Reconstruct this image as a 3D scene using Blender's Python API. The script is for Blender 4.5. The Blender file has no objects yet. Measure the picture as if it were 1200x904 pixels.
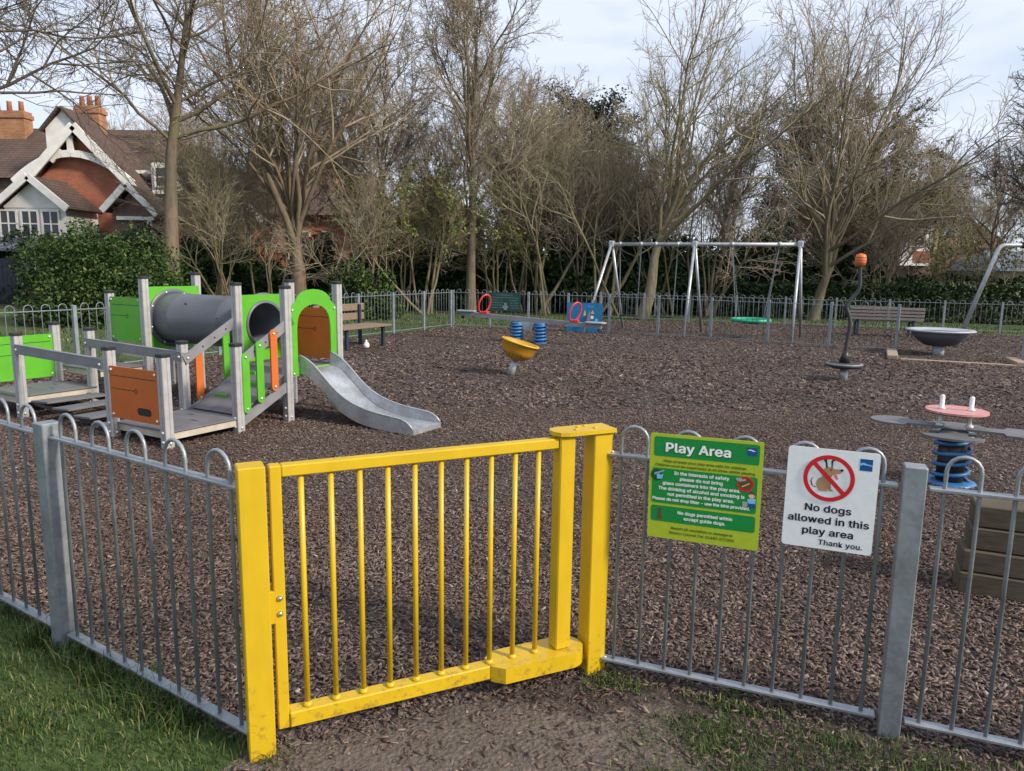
import bpy, math, random
import numpy as np
from mathutils import Matrix, Vector

SC = bpy.context.scene
COL = SC.collection
R0 = np.random.RandomState(7)
random.seed(7)
PI = math.pi

# ------------------------------------------------------------------ camera
cam_d = bpy.data.cameras.new('camera')
cam = bpy.data.objects.new('camera', cam_d)
COL.objects.link(cam)
cam_d.sensor_width = 36.0
cam_d.lens = 26.01
cam_d.clip_start = 0.05
cam_d.clip_end = 1000
PITCH = math.atan(140.0 / 867.0)
ROLL = math.radians(0.86)
fwd = Vector((0, math.cos(PITCH), -math.sin(PITCH)))
r0 = Vector((1, 0, 0)); u0 = r0.cross(fwd)
rt = math.cos(ROLL) * r0 + math.sin(ROLL) * u0
up = -math.sin(ROLL) * r0 + math.cos(ROLL) * u0
cam.matrix_world = Matrix(((rt.x, up.x, -fwd.x, 0), (rt.y, up.y, -fwd.y, 0), (rt.z, up.z, -fwd.z, 1.75), (0, 0, 0, 1)))
SC.camera = cam

# ------------------------------------------------------------------ sky and sun
TO_SUN = Vector((0.84, -0.46, 0.62)).normalized()
EL = math.asin(TO_SUN.z)
AZ = math.atan2(TO_SUN.x, TO_SUN.y)
world = bpy.data.worlds.new('World')
SC.world = world
world.use_nodes = True
nt = world.node_tree
nt.nodes.clear()
wo = nt.nodes.new('ShaderNodeOutputWorld')
bg = nt.nodes.new('ShaderNodeBackground')
bg.inputs['Strength'].default_value = 0.09
sky = nt.nodes.new('ShaderNodeTexSky')
sky.sky_type = 'NISHITA'
sky.sun_disc = False
sky.sun_elevation = EL
sky.sun_rotation = AZ
sky.air_density = 1.0
sky.dust_density = 1.0
sky.ozone_density = 1.6
tc = nt.nodes.new('ShaderNodeTexCoord')
mp = nt.nodes.new('ShaderNodeMapping')
mp.inputs['Scale'].default_value = (1.1, 1.1, 3.2)
mp.inputs['Location'].default_value = (3.1, 0.4, 0.35)
n1 = nt.nodes.new('ShaderNodeTexNoise')
n1.inputs['Scale'].default_value = 2.3
n1.inputs['Detail'].default_value = 4
n1.inputs['Roughness'].default_value = 0.55
cr = nt.nodes.new('ShaderNodeValToRGB')
cr.color_ramp.elements[0].position = 0.30
cr.color_ramp.elements[0].color = (0.42, 0.42, 0.42, 1)
cr.color_ramp.elements[1].position = 0.50
cr.color_ramp.elements[1].color = (0.95, 0.95, 0.95, 1)
mx = nt.nodes.new('ShaderNodeMix')
mx.data_type = 'RGBA'
mx.inputs[7].default_value = (6.4, 7.0, 8.3, 1)
nt.links.new(tc.outputs['Generated'], mp.inputs['Vector'])
nt.links.new(mp.outputs['Vector'], n1.inputs['Vector'])
nt.links.new(n1.outputs['Fac'], cr.inputs['Fac'])
nt.links.new(cr.outputs['Color'], mx.inputs[0])
nt.links.new(sky.outputs['Color'], mx.inputs[6])
nt.links.new(mx.outputs[2], bg.inputs['Color'])
nt.links.new(bg.outputs['Background'], wo.inputs['Surface'])

sun_d = bpy.data.lights.new('sun', 'SUN')
sun_d.energy = 3.3
sun_d.angle = math.radians(7)
sun_d.color = (1.0, 0.88, 0.72)
sun = bpy.data.objects.new('sun', sun_d)
COL.objects.link(sun)
sun.rotation_euler = TO_SUN.to_track_quat('Z', 'Y').to_euler()

SC.view_settings.view_transform = 'Standard'
SC.view_settings.look = 'None'
SC.view_settings.gamma = 1
SC.view_settings.exposure = 0.60
SC.view_settings.use_curve_mapping = False

# ------------------------------------------------------------------ materials
MATS = {}
def srgb(r, g, b):
    f = lambda c: ((c / 255) / 12.92 if c / 255 <= 0.04045 else (((c / 255) + 0.055) / 1.055) ** 2.4)
    return (f(r), f(g), f(b), 1)

class NT:
    def __init__(s, name):
        s.m = bpy.data.materials.new(name); s.m.use_nodes = True
        s.t = s.m.node_tree
        s.b = s.t.nodes['Principled BSDF']
        MATS[name] = s.m
    def n(s, typ, **kw):
        x = s.t.nodes.new(typ)
        for k, v in kw.items():
            if k.startswith('_'): setattr(x, k[1:], v)
            else: x.inputs[k.replace('__', ' ')].default_value = v
        return x
    def l(s, a, b): s.t.links.new(a, b)
    def coord(s, obj=True):
        return s.n('ShaderNodeTexCoord').outputs['Object' if obj else 'Generated']
    def pos(s): return s.n('ShaderNodeNewGeometry').outputs['Position']
    def noise(s, vec, scale, detail=4, rough=0.55):
        x = s.n('ShaderNodeTexNoise', Scale=scale, Detail=detail, Roughness=rough)
        s.l(vec, x.inputs['Vector']); return x.outputs['Fac']
    def ramp(s, fac, stops):
        x = s.n('ShaderNodeValToRGB'); e = x.color_ramp.elements
        while len(e) > len(stops): e.remove(e[-1])
        while len(e) < len(stops): e.new(0.5)
        for k, (p, c) in enumerate(stops):
            e[k].position = p; e[k].color = c if len(c) == 4 else (*c, 1)
        s.l(fac, x.inputs['Fac']); return x.outputs['Color']
    def mix(s, fac, a, b, mode='MIX'):
        x = s.n('ShaderNodeMix', _data_type='RGBA', _blend_type=mode)
        for i, v in ((0, fac), (6, a), (7, b)):
            if isinstance(v, (int, float, tuple)): x.inputs[i].default_value = v
            else: s.l(v, x.inputs[i])
        return x.outputs[2]
    def bump(s, h, strength=0.3, dist=0.01):
        x = s.n('ShaderNodeBump', Strength=strength, Distance=dist)
        s.l(h, x.inputs['Height']); s.l(x.outputs['Normal'], s.b.inputs['Normal'])
    def base(s, c):
        if isinstance(c, tuple): s.b.inputs['Base Color'].default_value = c
        else: s.l(c, s.b.inputs['Base Color'])

def mat_plain(name, c, rough=0.6, metal=0.0, var=0.12, scale=8, bump=0.0, bscale=60):
    m = NT(name)
    co = m.coord()
    f = m.noise(co, scale, 5)
    lo = tuple(x * (1 - var) for x in c[:3]); hi = tuple(min(1, x * (1 + var)) for x in c[:3])
    m.base(m.ramp(f, [(0.3, lo), (0.7, hi)]))
    m.b.inputs['Roughness'].default_value = rough
    m.b.inputs['Metallic'].default_value = metal
    if bump: m.bump(m.noise(co, bscale, 4), bump, 0.004)
    return m.m

def mat_galv(name, c, rough=0.45, metal=0.55):
    m = NT(name)
    p = m.pos()
    v = m.n('ShaderNodeTexVoronoi', Scale=55); m.l(p, v.inputs['Vector'])
    sp = m.ramp(v.outputs['Color'], [(0.0, (0.86,) * 3), (1.0, (1.06,) * 3)])
    f = m.noise(p, 6, 6, 0.65)
    base = m.ramp(f, [(0.30, tuple(x * 0.72 for x in c)), (0.52, c), (0.75, tuple(min(1, x * 1.18) for x in c))])
    m.base(m.mix(1.0, base, sp, 'MULTIPLY'))
    m.b.inputs['Metallic'].default_value = metal
    r = m.ramp(m.noise(p, 14, 4), [(0.3, (rough - 0.08,) * 3), (0.7, (rough + 0.15,) * 3)])
    m.l(r, m.b.inputs['Roughness'])
    return m.m

mat_galv('galvanised', (0.30, 0.33, 0.36))
mat_galv('galvanised_pale', (0.42, 0.45, 0.48), 0.4, 0.5)
mat_galv('galvanised_far', (0.24, 0.28, 0.31), 0.55, 0.3)
mat_galv('stainless', (0.50, 0.52, 0.55), 0.36, 0.65)
mat_plain('aluminium_post', (0.385, 0.385, 0.385, 1), 0.5, 0.15, 0.12, 14)
mat_plain('aluminium_edge', (0.52, 0.47, 0.39, 1), 0.5, 0.2)
mat_plain('black_plastic', (0.018, 0.018, 0.02, 1), 0.45)
mat_plain('engraving', (0.012, 0.014, 0.012, 1), 0.7)
mat_plain('grey_panel', (0.13, 0.13, 0.145, 1), 0.6, 0, 0.18, 5, 0.1, 200)
mat_plain('grey_rail', (0.20, 0.205, 0.22, 1), 0.55, 0, 0.15, 6)
mat_plain('tunnel_plastic', (0.10, 0.11, 0.13, 1), 0.42, 0, 0.12, 3)
mat_plain('bolt_cap', (0.55, 0.55, 0.54, 1), 0.3, 0.4)
mat_plain('bolt_steel', (0.55, 0.53, 0.48, 1), 0.25, 0.9)
mat_plain('disc_rubber', (0.03, 0.033, 0.037, 1), 0.6)
mat_plain('pale_grey_plastic', (0.36, 0.40, 0.45, 1), 0.4, 0, 0.08)
mat_plain('dark_bowl', (0.075, 0.08, 0.095, 1), 0.5)
mat_plain('blue_paint', (0.035, 0.15, 0.36, 1), 0.45, 0, 0.15)
mat_plain('blue_panel', (0.012, 0.16, 0.36, 1), 0.5, 0, 0.12)
mat_plain('red_paint', (0.55, 0.035, 0.03, 1), 0.4)
mat_plain('orange_light', (0.70, 0.13, 0.02, 1), 0.45)
mat_plain('pink_panel', (0.52, 0.24, 0.23, 1), 0.5, 0, 0.18, 30)
mat_plain('white_plastic', (0.72, 0.72, 0.70, 1), 0.4, 0, 0.08)
mat_plain('seat_green', (0.015, 0.36, 0.20, 1), 0.5)
mat_plain('notice_green', (0.008, 0.055, 0.045, 1), 0.35)
mat_plain('notice_ink', (0.20, 0.27, 0.25, 1), 0.6)
mat_plain('bowl_inside', (0.42, 0.22, 0.08, 1), 0.5)
mat_plain('white_paint', (0.74, 0.73, 0.70, 1), 0.6, 0, 0.1, 3)
mat_plain('glass_dark', (0.03, 0.035, 0.04, 1), 0.08)
mat_plain('dark_board', (0.02, 0.03, 0.045, 1), 0.6)
mat_plain('slate', (0.12, 0.13, 0.16, 1), 0.5, 0, 0.3, 2)
mat_plain('render_wall', (0.30, 0.27, 0.23, 1), 0.85, 0, 0.15, 1)
mat_plain('yellow_stone', (0.55, 0.42, 0.22, 1), 0.85)
mat_plain('clay_pot', (0.40, 0.16, 0.09, 1), 0.8)
# print colours on signs
for nm, c in dict(sign_lime=srgb(166, 186, 44), sign_green=srgb(10, 132, 58), sign_white=srgb(226, 230, 232), ink_black=srgb(22, 22, 30),
                  ink_white=srgb(236, 240, 238), ink_olive=srgb(70, 74, 24), ink_red=srgb(196, 24, 36), ink_blue=srgb(20, 72, 140),
                  ink_sky=srgb(120, 190, 226), ink_tan=srgb(170, 132, 100), ink_brown=srgb(92, 66, 52), ink_skin=srgb(226, 176, 140),
                  ink_grey=srgb(150, 160, 160), ink_pink=srgb(214, 110, 120), ink_dark_green=srgb(8, 74, 44), ink_yellow=srgb(224, 186, 60)).items():
    mat_plain(nm, c, 0.42, 0, 0.05, 30)

def mat_paint(name, c, dirt, lo, hi):
    "painted metal with scuffs and grime low down on the piece"
    m = NT(name)
    p = m.pos()
    sx = m.n('ShaderNodeSeparateXYZ'); m.l(p, sx.inputs[0])
    f = m.noise(p, 26, 7, 0.7)
    base = m.ramp(m.noise(p, 5, 4), [(0.3, tuple(x * 0.88 for x in c)), (0.7, c)])
    mr = m.n('ShaderNodeMapRange'); mr.inputs['From Min'].default_value = lo; mr.inputs['From Max'].default_value = hi
    mr.inputs['To Min'].default_value = 0.125; mr.inputs['To Max'].default_value = -0.10
    m.l(sx.outputs['Z'], mr.inputs['Value'])
    ad = m.n('ShaderNodeMath', _operation='ADD'); m.l(f, ad.inputs[0]); m.l(mr.outputs['Result'], ad.inputs[1])
    mask = m.ramp(ad.outputs[0], [(0.60, (0, 0, 0)), (0.78, (0.8,) * 3)])
    mp = m.n('ShaderNodeMapping'); mp.inputs['Scale'].default_value = (22, 22, 4); m.l(p, mp.inputs['Vector'])
    st = m.ramp(m.noise(mp.outputs['Vector'], 1.0, 5, 0.6), [(0.35, (0.95, 0.945, 0.93)), (0.60, (1.0, 1.0, 1.0))])
    base = m.mix(1.0, base, st, 'MULTIPLY')
    sc = m.ramp(m.noise(p, 75, 6, 0.75), [(0.69, (0, 0, 0)), (0.74, (0.75,) * 3)])
    base = m.mix(sc, base, dirt)
    m.base(m.mix(mask, base, dirt))
    m.b.inputs['Roughness'].default_value = 0.38
    m.bump(m.noise(p, 90, 3), 0.08, 0.002)
    return m.m
mat_paint('yellow_paint', (0.60, 0.40, 0.012), (0.13, 0.085, 0.03, 1), 0.0, 0.55)
mat_paint('yellow_bowl', (0.55, 0.28, 0.02), (0.08, 0.05, 0.02, 1), 0.2, 0.7)
mat_paint('lime_panel', (0.10, 0.40, 0.025), (0.06, 0.15, 0.03, 1), 0.0, 0.6)
mat_paint('orange_panel', (0.56, 0.140, 0.024), (0.20, 0.06, 0.03, 1), 0.0, 0.5)

def mat_wood(name, a, b, green=None):
    m = NT(name)
    co = m.coord()
    mp = m.n('ShaderNodeMapping'); mp.inputs['Scale'].default_value = (2.5, 30, 30); m.l(co, mp.inputs['Vector'])
    f = m.noise(mp.outputs['Vector'], 3, 6, 0.65)
    c = m.ramp(f, [(0.25, a), (0.75, b)])
    if green: c = m.mix(m.ramp(m.noise(co, 5, 4), [(0.45, (0, 0, 0)), (0.7, (0.6,) * 3)]), c, green)
    m.base(c); m.b.inputs['Roughness'].default_value = 0.85
    m.bump(f, 0.4, 0.006)
    return m.m
mat_wood('weathered_timber', (0.10, 0.085, 0.065), (0.24, 0.20, 0.15), (0.09, 0.10, 0.05, 1))
mat_wood('pale_timber', (0.22, 0.16, 0.12), (0.40, 0.31, 0.24))
mat_wood('bench_timber', (0.13, 0.11, 0.10), (0.27, 0.24, 0.22))
mat_wood('brown_timber', (0.13, 0.090, 0.065), (0.25, 0.185, 0.14))

def mat_island(name, stops, rough=0.8, trans=0.0, pvar=None):
    "each loose piece of the mesh (chip, blade, leaf) takes its own tone"
    m = NT(name)
    g = m.n('ShaderNodeNewGeometry')
    c = m.ramp(g.outputs['Random Per Island'], stops)
    if pvar:
        f = m.noise(g.outputs['Position'], pvar[0], 4)
        c = m.mix(m.ramp(f, [(0.35, (0, 0, 0)), (0.68, (1, 1, 1))]), c, m.mix(1.0, c, pvar[1], 'MULTIPLY'))
    m.base(c); m.b.inputs['Roughness'].default_value = rough
    m.b.inputs['Specular IOR Level'].default_value = 0.25
    if trans:
        m.b.inputs['Transmission Weight'].default_value = 0
        m.b.inputs['Subsurface Weight'].default_value = 0
    return m.m
mat_island('bark_chips', [(0.0, (0.066, 0.045, 0.038)), (0.3, (0.118, 0.084, 0.072)), (0.62, (0.168, 0.124, 0.107)), (0.92, (0.215, 0.165, 0.143)), (0.985, (0.29, 0.23, 0.195)), (1.0, (0.42, 0.35, 0.28))],
           0.85, 0, (0.55, (0.62, 0.58, 0.55, 1)))
mat_island('grass_blades', [(0.0, (0.028, 0.055, 0.014)), (0.5, (0.055, 0.098, 0.022)), (0.85, (0.088, 0.14, 0.033)), (0.94, (0.19, 0.17, 0.07)), (1.0, (0.30, 0.24, 0.13))], 0.6, 0, (1.6, (0.7, 0.8, 0.7, 1)))
mat_island('laurel_leaves', [(0.0, (0.012, 0.028, 0.008)), (0.45, (0.028, 0.062, 0.014)), (0.85, (0.055, 0.105, 0.022)), (0.97, (0.085, 0.14, 0.035)), (1.0, (0.17, 0.15, 0.05))], 0.55)
mat_island('evergreen_leaves', [(0.0, (0.014, 0.028, 0.011)), (0.6, (0.032, 0.060, 0.020)), (1.0, (0.065, 0.105, 0.032))], 0.65)
mat_island('cedar_leaves', [(0.0, (0.014, 0.018, 0.014)), (0.6, (0.028, 0.034, 0.024)), (1.0, (0.05, 0.052, 0.03))], 0.75)
mat_island('hedge_leaves', [(0.0, (0.014, 0.026, 0.010)), (0.6, (0.032, 0.055, 0.018)), (1.0, (0.08, 0.115, 0.035))], 0.6)
mat_island('young_leaves', [(0.0, (0.07, 0.10, 0.02)), (0.6, (0.13, 0.17, 0.035)), (1.0, (0.22, 0.25, 0.06))], 0.6)
mat_island('catkins', [(0.0, (0.13, 0.095, 0.05)), (0.6, (0.25, 0.19, 0.10)), (1.0, (0.36, 0.28, 0.15))], 0.8)
mat_island('dry_leaves', [(0.0, (0.06, 0.045, 0.025)), (0.6, (0.12, 0.085, 0.045)), (1.0, (0.19, 0.14, 0.07))], 0.8)

def mat_bark(name, c, green=(0.10, 0.11, 0.045, 1)):
    m = NT(name)
    p = m.pos()
    mp = m.n('ShaderNodeMapping'); mp.inputs['Scale'].default_value = (1, 1, 0.25); m.l(p, mp.inputs['Vector'])
    f = m.noise(mp.outputs['Vector'], 9, 6, 0.7)
    base = m.ramp(f, [(0.25, tuple(x * 0.5 for x in c)), (0.75, tuple(x * 1.35 for x in c))])
    m.base(m.mix(m.ramp(m.noise(p, 1.3, 4), [(0.45, (0, 0, 0)), (0.75, (0.75,) * 3)]), base, green))
    m.b.inputs['Roughness'].default_value = 0.9
    m.bump(f, 0.5, 0.03)
    return m.m
mat_bark('bark_grey', (0.155, 0.122, 0.085))
mat_bark('bark_brown', (0.155, 0.115, 0.078), (0.15, 0.125, 0.07, 1))
mat_bark('bark_olive', (0.185, 0.155, 0.092), (0.17, 0.16, 0.07, 1))
mat_bark('bark_grey_twig', (0.31, 0.26, 0.195), (0.28, 0.24, 0.16, 1))
mat_bark('bark_brown_twig', (0.34, 0.275, 0.20), (0.31, 0.26, 0.165, 1))
mat_bark('bark_olive_twig', (0.31, 0.268, 0.178), (0.29, 0.26, 0.14, 1))
mat_bark('bark_dark_twig', (0.11, 0.085, 0.062), (0.10, 0.09, 0.05, 1))
mat_bark('bark_dark', (0.060, 0.048, 0.036), (0.05, 0.055, 0.03, 1))

def mat_brick(name, a, b, mortar, scale=1.0):
    m = NT(name)
    g = m.n('ShaderNodeTexCoord')
    sx = m.n('ShaderNodeSeparateXYZ'); m.l(g.outputs['Object'], sx.inputs[0])
    ad = m.n('ShaderNodeMath', _operation='ADD'); m.l(sx.outputs['X'], ad.inputs[0]); m.l(sx.outputs['Y'], ad.inputs[1])
    cx = m.n('ShaderNodeCombineXYZ'); m.l(ad.outputs[0], cx.inputs['X']); m.l(sx.outputs['Z'], cx.inputs['Y'])
    br = m.n('ShaderNodeTexBrick', Scale=scale); br.inputs['Color1'].default_value = a; br.inputs['Color2'].default_value = b
    br.inputs['Mortar'].default_value = mortar; br.inputs['Brick Width'].default_value = 0.23; br.inputs['Row Height'].default_value = 0.078
    br.inputs['Mortar Size'].default_value = 0.008
    m.l(cx.outputs[0], br.inputs['Vector'])
    f = m.noise(g.outputs['Object'], 1.2, 5)
    m.base(m.mix(1.0, br.outputs['Color'], m.ramp(f, [(0.3, (0.7,) * 3), (0.7, (1.1,) * 3)]), 'MULTIPLY'))
    m.b.inputs['Roughness'].default_value = 0.9
    m.bump(br.outputs['Fac'], 0.4, -0.01)
    return m.m
mat_brick('red_brick', (0.46, 0.135, 0.06, 1), (0.35, 0.10, 0.05, 1), (0.28, 0.22, 0.18, 1))
mat_brick('brown_brick', (0.20, 0.11, 0.08, 1), (0.15, 0.09, 0.07, 1), (0.2, 0.17, 0.15, 1))
mat_brick('chimney_brick', (0.42, 0.19, 0.08, 1), (0.32, 0.13, 0.06, 1), (0.3, 0.24, 0.18, 1))
mat_brick('roof_tiles', (0.115, 0.070, 0.052, 1), (0.085, 0.055, 0.045, 1), (0.03, 0.025, 0.02, 1), 0.6)
mat_brick('roof_tiles_red', (0.19, 0.085, 0.055, 1), (0.15, 0.075, 0.05, 1), (0.05, 0.03, 0.025, 1), 0.6)

def mat_lawn():
    m = NT('lawn')
    p = m.pos()
    a = m.noise(p, 0.35, 5); b = m.noise(p, 40, 5, 0.7)
    c1 = m.ramp(b, [(0.3, (0.025, 0.05, 0.010)), (0.7, (0.085, 0.135, 0.03))])
    c2 = m.ramp(b, [(0.3, (0.05, 0.042, 0.02)), (0.7, (0.12, 0.10, 0.05))])
    m.base(m.mix(m.ramp(a, [(0.52, (0, 0, 0)), (0.68, (0.8,) * 3)]), c1, c2))
    m.b.inputs['Roughness'].default_value = 0.95
    m.bump(b, 0.8, 0.03)
mat_lawn()
def mat_ground(name, a, b, c, sc=30):
    m = NT(name)
    p = m.pos()
    v = m.n('ShaderNodeTexVoronoi', Scale=sc); m.l(p, v.inputs['Vector'])
    f = m.noise(p, sc * 1.4, 6, 0.7)
    g = m.noise(p, 1.1, 5)
    col = m.ramp(f, [(0.28, a), (0.55, b), (0.78, c)])
    col = m.mix(1.0, col, m.ramp(g, [(0.3, (0.72,) * 3), (0.7, (1.15,) * 3)]), 'MULTIPLY')
    m.base(col); m.b.inputs['Roughness'].default_value = 0.95
    ad = m.n('ShaderNodeMath', _operation='ADD'); m.l(v.outputs['Distance'], ad.inputs[0]); m.l(f, ad.inputs[1])
    m.bump(ad.outputs[0], 0.7, 0.03)
mat_ground('bark_bed', (0.030, 0.022, 0.018), (0.075, 0.056, 0.048), (0.16, 0.125, 0.105))
mat_ground('dirt', (0.090, 0.071, 0.058), (0.155, 0.127, 0.106), (0.235, 0.20, 0.17), 50)
mat_ground('leaf_litter', (0.02, 0.016, 0.012), (0.055, 0.042, 0.028), (0.11, 0.085, 0.05), 9)

# ------------------------------------------------------------------ mesh helpers
def mesh_np(name, V, polys, mat=None, smooth=False):
    "V (n,3); polys: list of int arrays (m,k)"
    me = bpy.data.meshes.new(name)
    V = np.asarray(V, dtype=np.float32)
    me.vertices.add(len(V)); me.vertices.foreach_set('co', V.ravel())
    polys = [np.asarray(p, dtype=np.int32) for p in polys if len(p)]
    nl = sum(p.size for p in polys); npoly = sum(len(p) for p in polys)
    me.loops.add(nl); me.loops.foreach_set('vertex_index', np.concatenate([p.ravel() for p in polys]))
    me.polygons.add(npoly)
    tot = np.concatenate([np.full(len(p), p.shape[1], dtype=np.int32) for p in polys])
    st = np.concatenate([[0], np.cumsum(tot)[:-1]]).astype(np.int32)
    me.polygons.foreach_set('loop_start', st)
    if smooth: me.polygons.foreach_set('use_smooth', np.ones(npoly, dtype=bool))
    me.update(calc_edges=True)
    if mat: me.materials.append(MATS[mat])
    return me

class MB:
    "small mesh builder"
    def __init__(s): s.v = []; s.f = []; s.sm = []
    def add(s, vs, fs, smooth=False):
        o = len(s.v); s.v += [tuple(v) for v in vs]; s.f += [[o + i for i in f] for f in fs]; s.sm += [smooth] * len(fs); return s
    def box(s, x0, y0, z0, x1, y1, z1, bev=0.0):
        if bev <= 0:
            vs = [(x, y, z) for x in (x0, x1) for y in (y0, y1) for z in (z0, z1)]
            return s.add(vs, [(0, 1, 3, 2), (4, 6, 7, 5), (0, 4, 5, 1), (2, 3, 7, 6), (0, 2, 6, 4), (1, 5, 7, 3)])
        b = min(bev, (x1 - x0) * .49, (y1 - y0) * .49, (z1 - z0) * .49)
        vs = []; idx = {}
        for i, x in enumerate((x0, x1)):
            for j, y in enumerate((y0, y1)):
                for k, z in enumerate((z0, z1)):
                    sx, sy, sz = (1 if i == 0 else -1), (1 if j == 0 else -1), (1 if k == 0 else -1)
                    idx[i, j, k] = len(vs)
                    vs += [(x, y + sy * b, z + sz * b), (x + sx * b, y, z + sz * b), (x + sx * b, y + sy * b, z)]
        fs = []
        q = lambda a, ps: [idx[p] + a for p in ps]
        fs.append(q(0, [(0, 0, 0), (0, 0, 1), (0, 1, 1), (0, 1, 0)])); fs.append(q(0, [(1, 0, 0), (1, 1, 0), (1, 1, 1), (1, 0, 1)]))
        fs.append(q(1, [(0, 0, 0), (1, 0, 0), (1, 0, 1), (0, 0, 1)])); fs.append(q(1, [(0, 1, 0), (0, 1, 1), (1, 1, 1), (1, 1, 0)]))
        fs.append(q(2, [(0, 0, 0), (0, 1, 0), (1, 1, 0), (1, 0, 0)])); fs.append(q(2, [(0, 0, 1), (1, 0, 1), (1, 1, 1), (0, 1, 1)]))
        for k in (0, 1):
            for j in (0, 1): a, b_ = idx[0, j, k], idx[1, j, k]; fs.append([a + 1, b_ + 1, b_ + 2, a + 2])
            for i in (0, 1): a, b_ = idx[i, 0, k], idx[i, 1, k]; fs.append([a + 0, b_ + 0, b_ + 2, a + 2])
        for i in (0, 1):
            for j in (0, 1): a, b_ = idx[i, j, 0], idx[i, j, 1]; fs.append([a + 0, b_ + 0, b_ + 1, a + 1])
        for p, a in idx.items(): fs.append([a, a + 1, a + 2])
        return s.add(vs, fs)
    def bar(s, a, b, w, h, upv=(0, 0, 1)):
        "rectangular bar from a to b; w sideways, h along upv"
        a = Vector(a); b = Vector(b); d = (b - a).normalized(); u = Vector(upv)
        side = d.cross(u)
        if side.length < 1e-5: side = Vector((1, 0, 0))
        side.normalize(); u = side.cross(d).normalized()
        vs = [p + side * (w / 2 * i) + u * (h / 2 * j) for p in (a, b) for i, j in ((-1, -1), (1, -1), (1, 1), (-1, 1))]
        return s.add(vs, [(0, 1, 2, 3), (7, 6, 5, 4), (0, 4, 5, 1), (1, 5, 6, 2), (2, 6, 7, 3), (3, 7, 4, 0)])
    def tube(s, pts, r, n=8, cap=True, closed=False):
        P = [Vector(p) for p in pts]; m = len(P); rs = r if hasattr(r, '__len__') else [r] * m
        vs = []; ref = None
        for i in range(m):
            if closed: t = P[(i + 1) % m] - P[i - 1]
            else: t = P[min(i + 1, m - 1)] - P[max(i - 1, 0)]
            t.normalize()
            if ref is None:
                ref = Vector((0, 0, 1)) if abs(t.z) < 0.9 else Vector((1, 0, 0))
            x = (ref - t * ref.dot(t)).normalized(); y = t.cross(x); ref = x
            for k in range(n):
                a = 2 * PI * k / n; vs.append(P[i] + (x * math.cos(a) + y * math.sin(a)) * rs[i])
        fs = []
        for i in range(m if closed else m - 1):
            j = (i + 1) % m
            for k in range(n):
                l = (k + 1) % n; fs.append((i * n + k, i * n + l, j * n + l, j * n + k))
        s.add(vs, fs, True)
        if cap and not closed:
            o = len(s.v) - m * n
            s.f.append([o + k for k in range(n)][::-1]); s.f.append([o + (m - 1) * n + k for k in range(n)]); s.sm += [False, False]
        return s
    def lathe(s, prof, n=24, c=(0, 0, 0), M=None, cap=True):
        vs = []
        for r, z in prof:
            for k in range(n):
                a = 2 * PI * k / n; p = Vector((r * math.cos(a), r * math.sin(a), z))
                if M is not None: p = M @ p
                vs.append(p + Vector(c))
        fs = [(i * n + k, i * n + (k + 1) % n, (i + 1) * n + (k + 1) % n, (i + 1) * n + k) for i in range(len(prof) - 1) for k in range(n)]
        o = len(s.v); s.add(vs, fs, True)
        if cap:
            for i, rev in ((0, True), (len(prof) - 1, False)):
                if prof[i][0] > 1e-4:
                    q = [o + i * n + k for k in range(n)]; s.f.append(q[::-1] if rev else q); s.sm.append(False)
        return s
    def prism(s, poly, t0, t1, M=None):
        "polygon in XY from z=t0 to z=t1, mapped by M"
        n = len(poly)
        vs = [Vector((x, y, t0)) for x, y in poly] + [Vector((x, y, t1)) for x, y in poly]
        if M is not None: vs = [M @ v for v in vs]
        return s.add(vs, [list(range(n))[::-1], list(range(n, 2 * n))] + [(i, (i + 1) % n, n + (i + 1) % n, n + i) for i in range(n)])
    def ringprism(s, outer, inner, t0, t1, M=None):
        n = len(outer)
        vs = [Vector((x, y, t)) for t in (t0, t1) for P in (outer, inner) for x, y in P]
        if M is not None: vs = [M @ v for v in vs]
        fs = []
        for i in range(n):
            j = (i + 1) % n
            fs += [(j, i, n + i, n + j), (2 * n + i, 2 * n + j, 3 * n + j, 3 * n + i), (i, j, 2 * n + j, 2 * n + i), (n + j, n + i, 3 * n + i, 3 * n + j)]
        return s.add(vs, fs)
    def mesh(s, name, mat):
        me = bpy.data.meshes.new(name); me.from_pydata([tuple(v) for v in s.v], [], s.f)
        me.polygons.foreach_set('use_smooth', s.sm)
        me.materials.append(MATS[mat]); me.update(); return me
    def build(s, name, mat, parent=None, loc=None, label=None):
        return obj(name, s.mesh(name, mat), parent, loc, label)

def obj(name, me, parent=None, loc=None, label=None):
    o = bpy.data.objects.new(name, me); COL.objects.link(o)
    if parent is not None: o.parent = parent
    if loc is not None: o.location = loc
    if label: o['label'] = label
    return o
def thing(name, label, cat, loc=(0, 0, 0), rotz=0.0, group=None):
    o = bpy.data.objects.new(name, None); COL.objects.link(o); o.location = loc; o.rotation_euler = (0, 0, rotz)
    o.empty_display_size = 0.1
    o['label'] = label; o['category'] = cat
    if group: o['group'] = group
    return o
def tag(o, label, cat, group=None, kind=None):
    o['label'] = label; o['category'] = cat
    if group: o['group'] = group
    if kind: o['kind'] = kind
    return o
def struct(o, kind='structure', label=None):
    o['kind'] = kind
    if label: o['label'] = label
    return o
def dup(root, loc, rotz=0.0, label=None, scale=None):
    r = root.copy(); COL.objects.link(r); r.location = loc; r.rotation_euler = (0, 0, rotz)
    if scale is not None: r.scale = scale
    if label: r['label'] = label
    for ch in list(root.children):
        c = ch.copy(); COL.objects.link(c); c.parent = r
        for g in list(ch.children):
            d = g.copy(); COL.objects.link(d); d.parent = c
    return r

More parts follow.
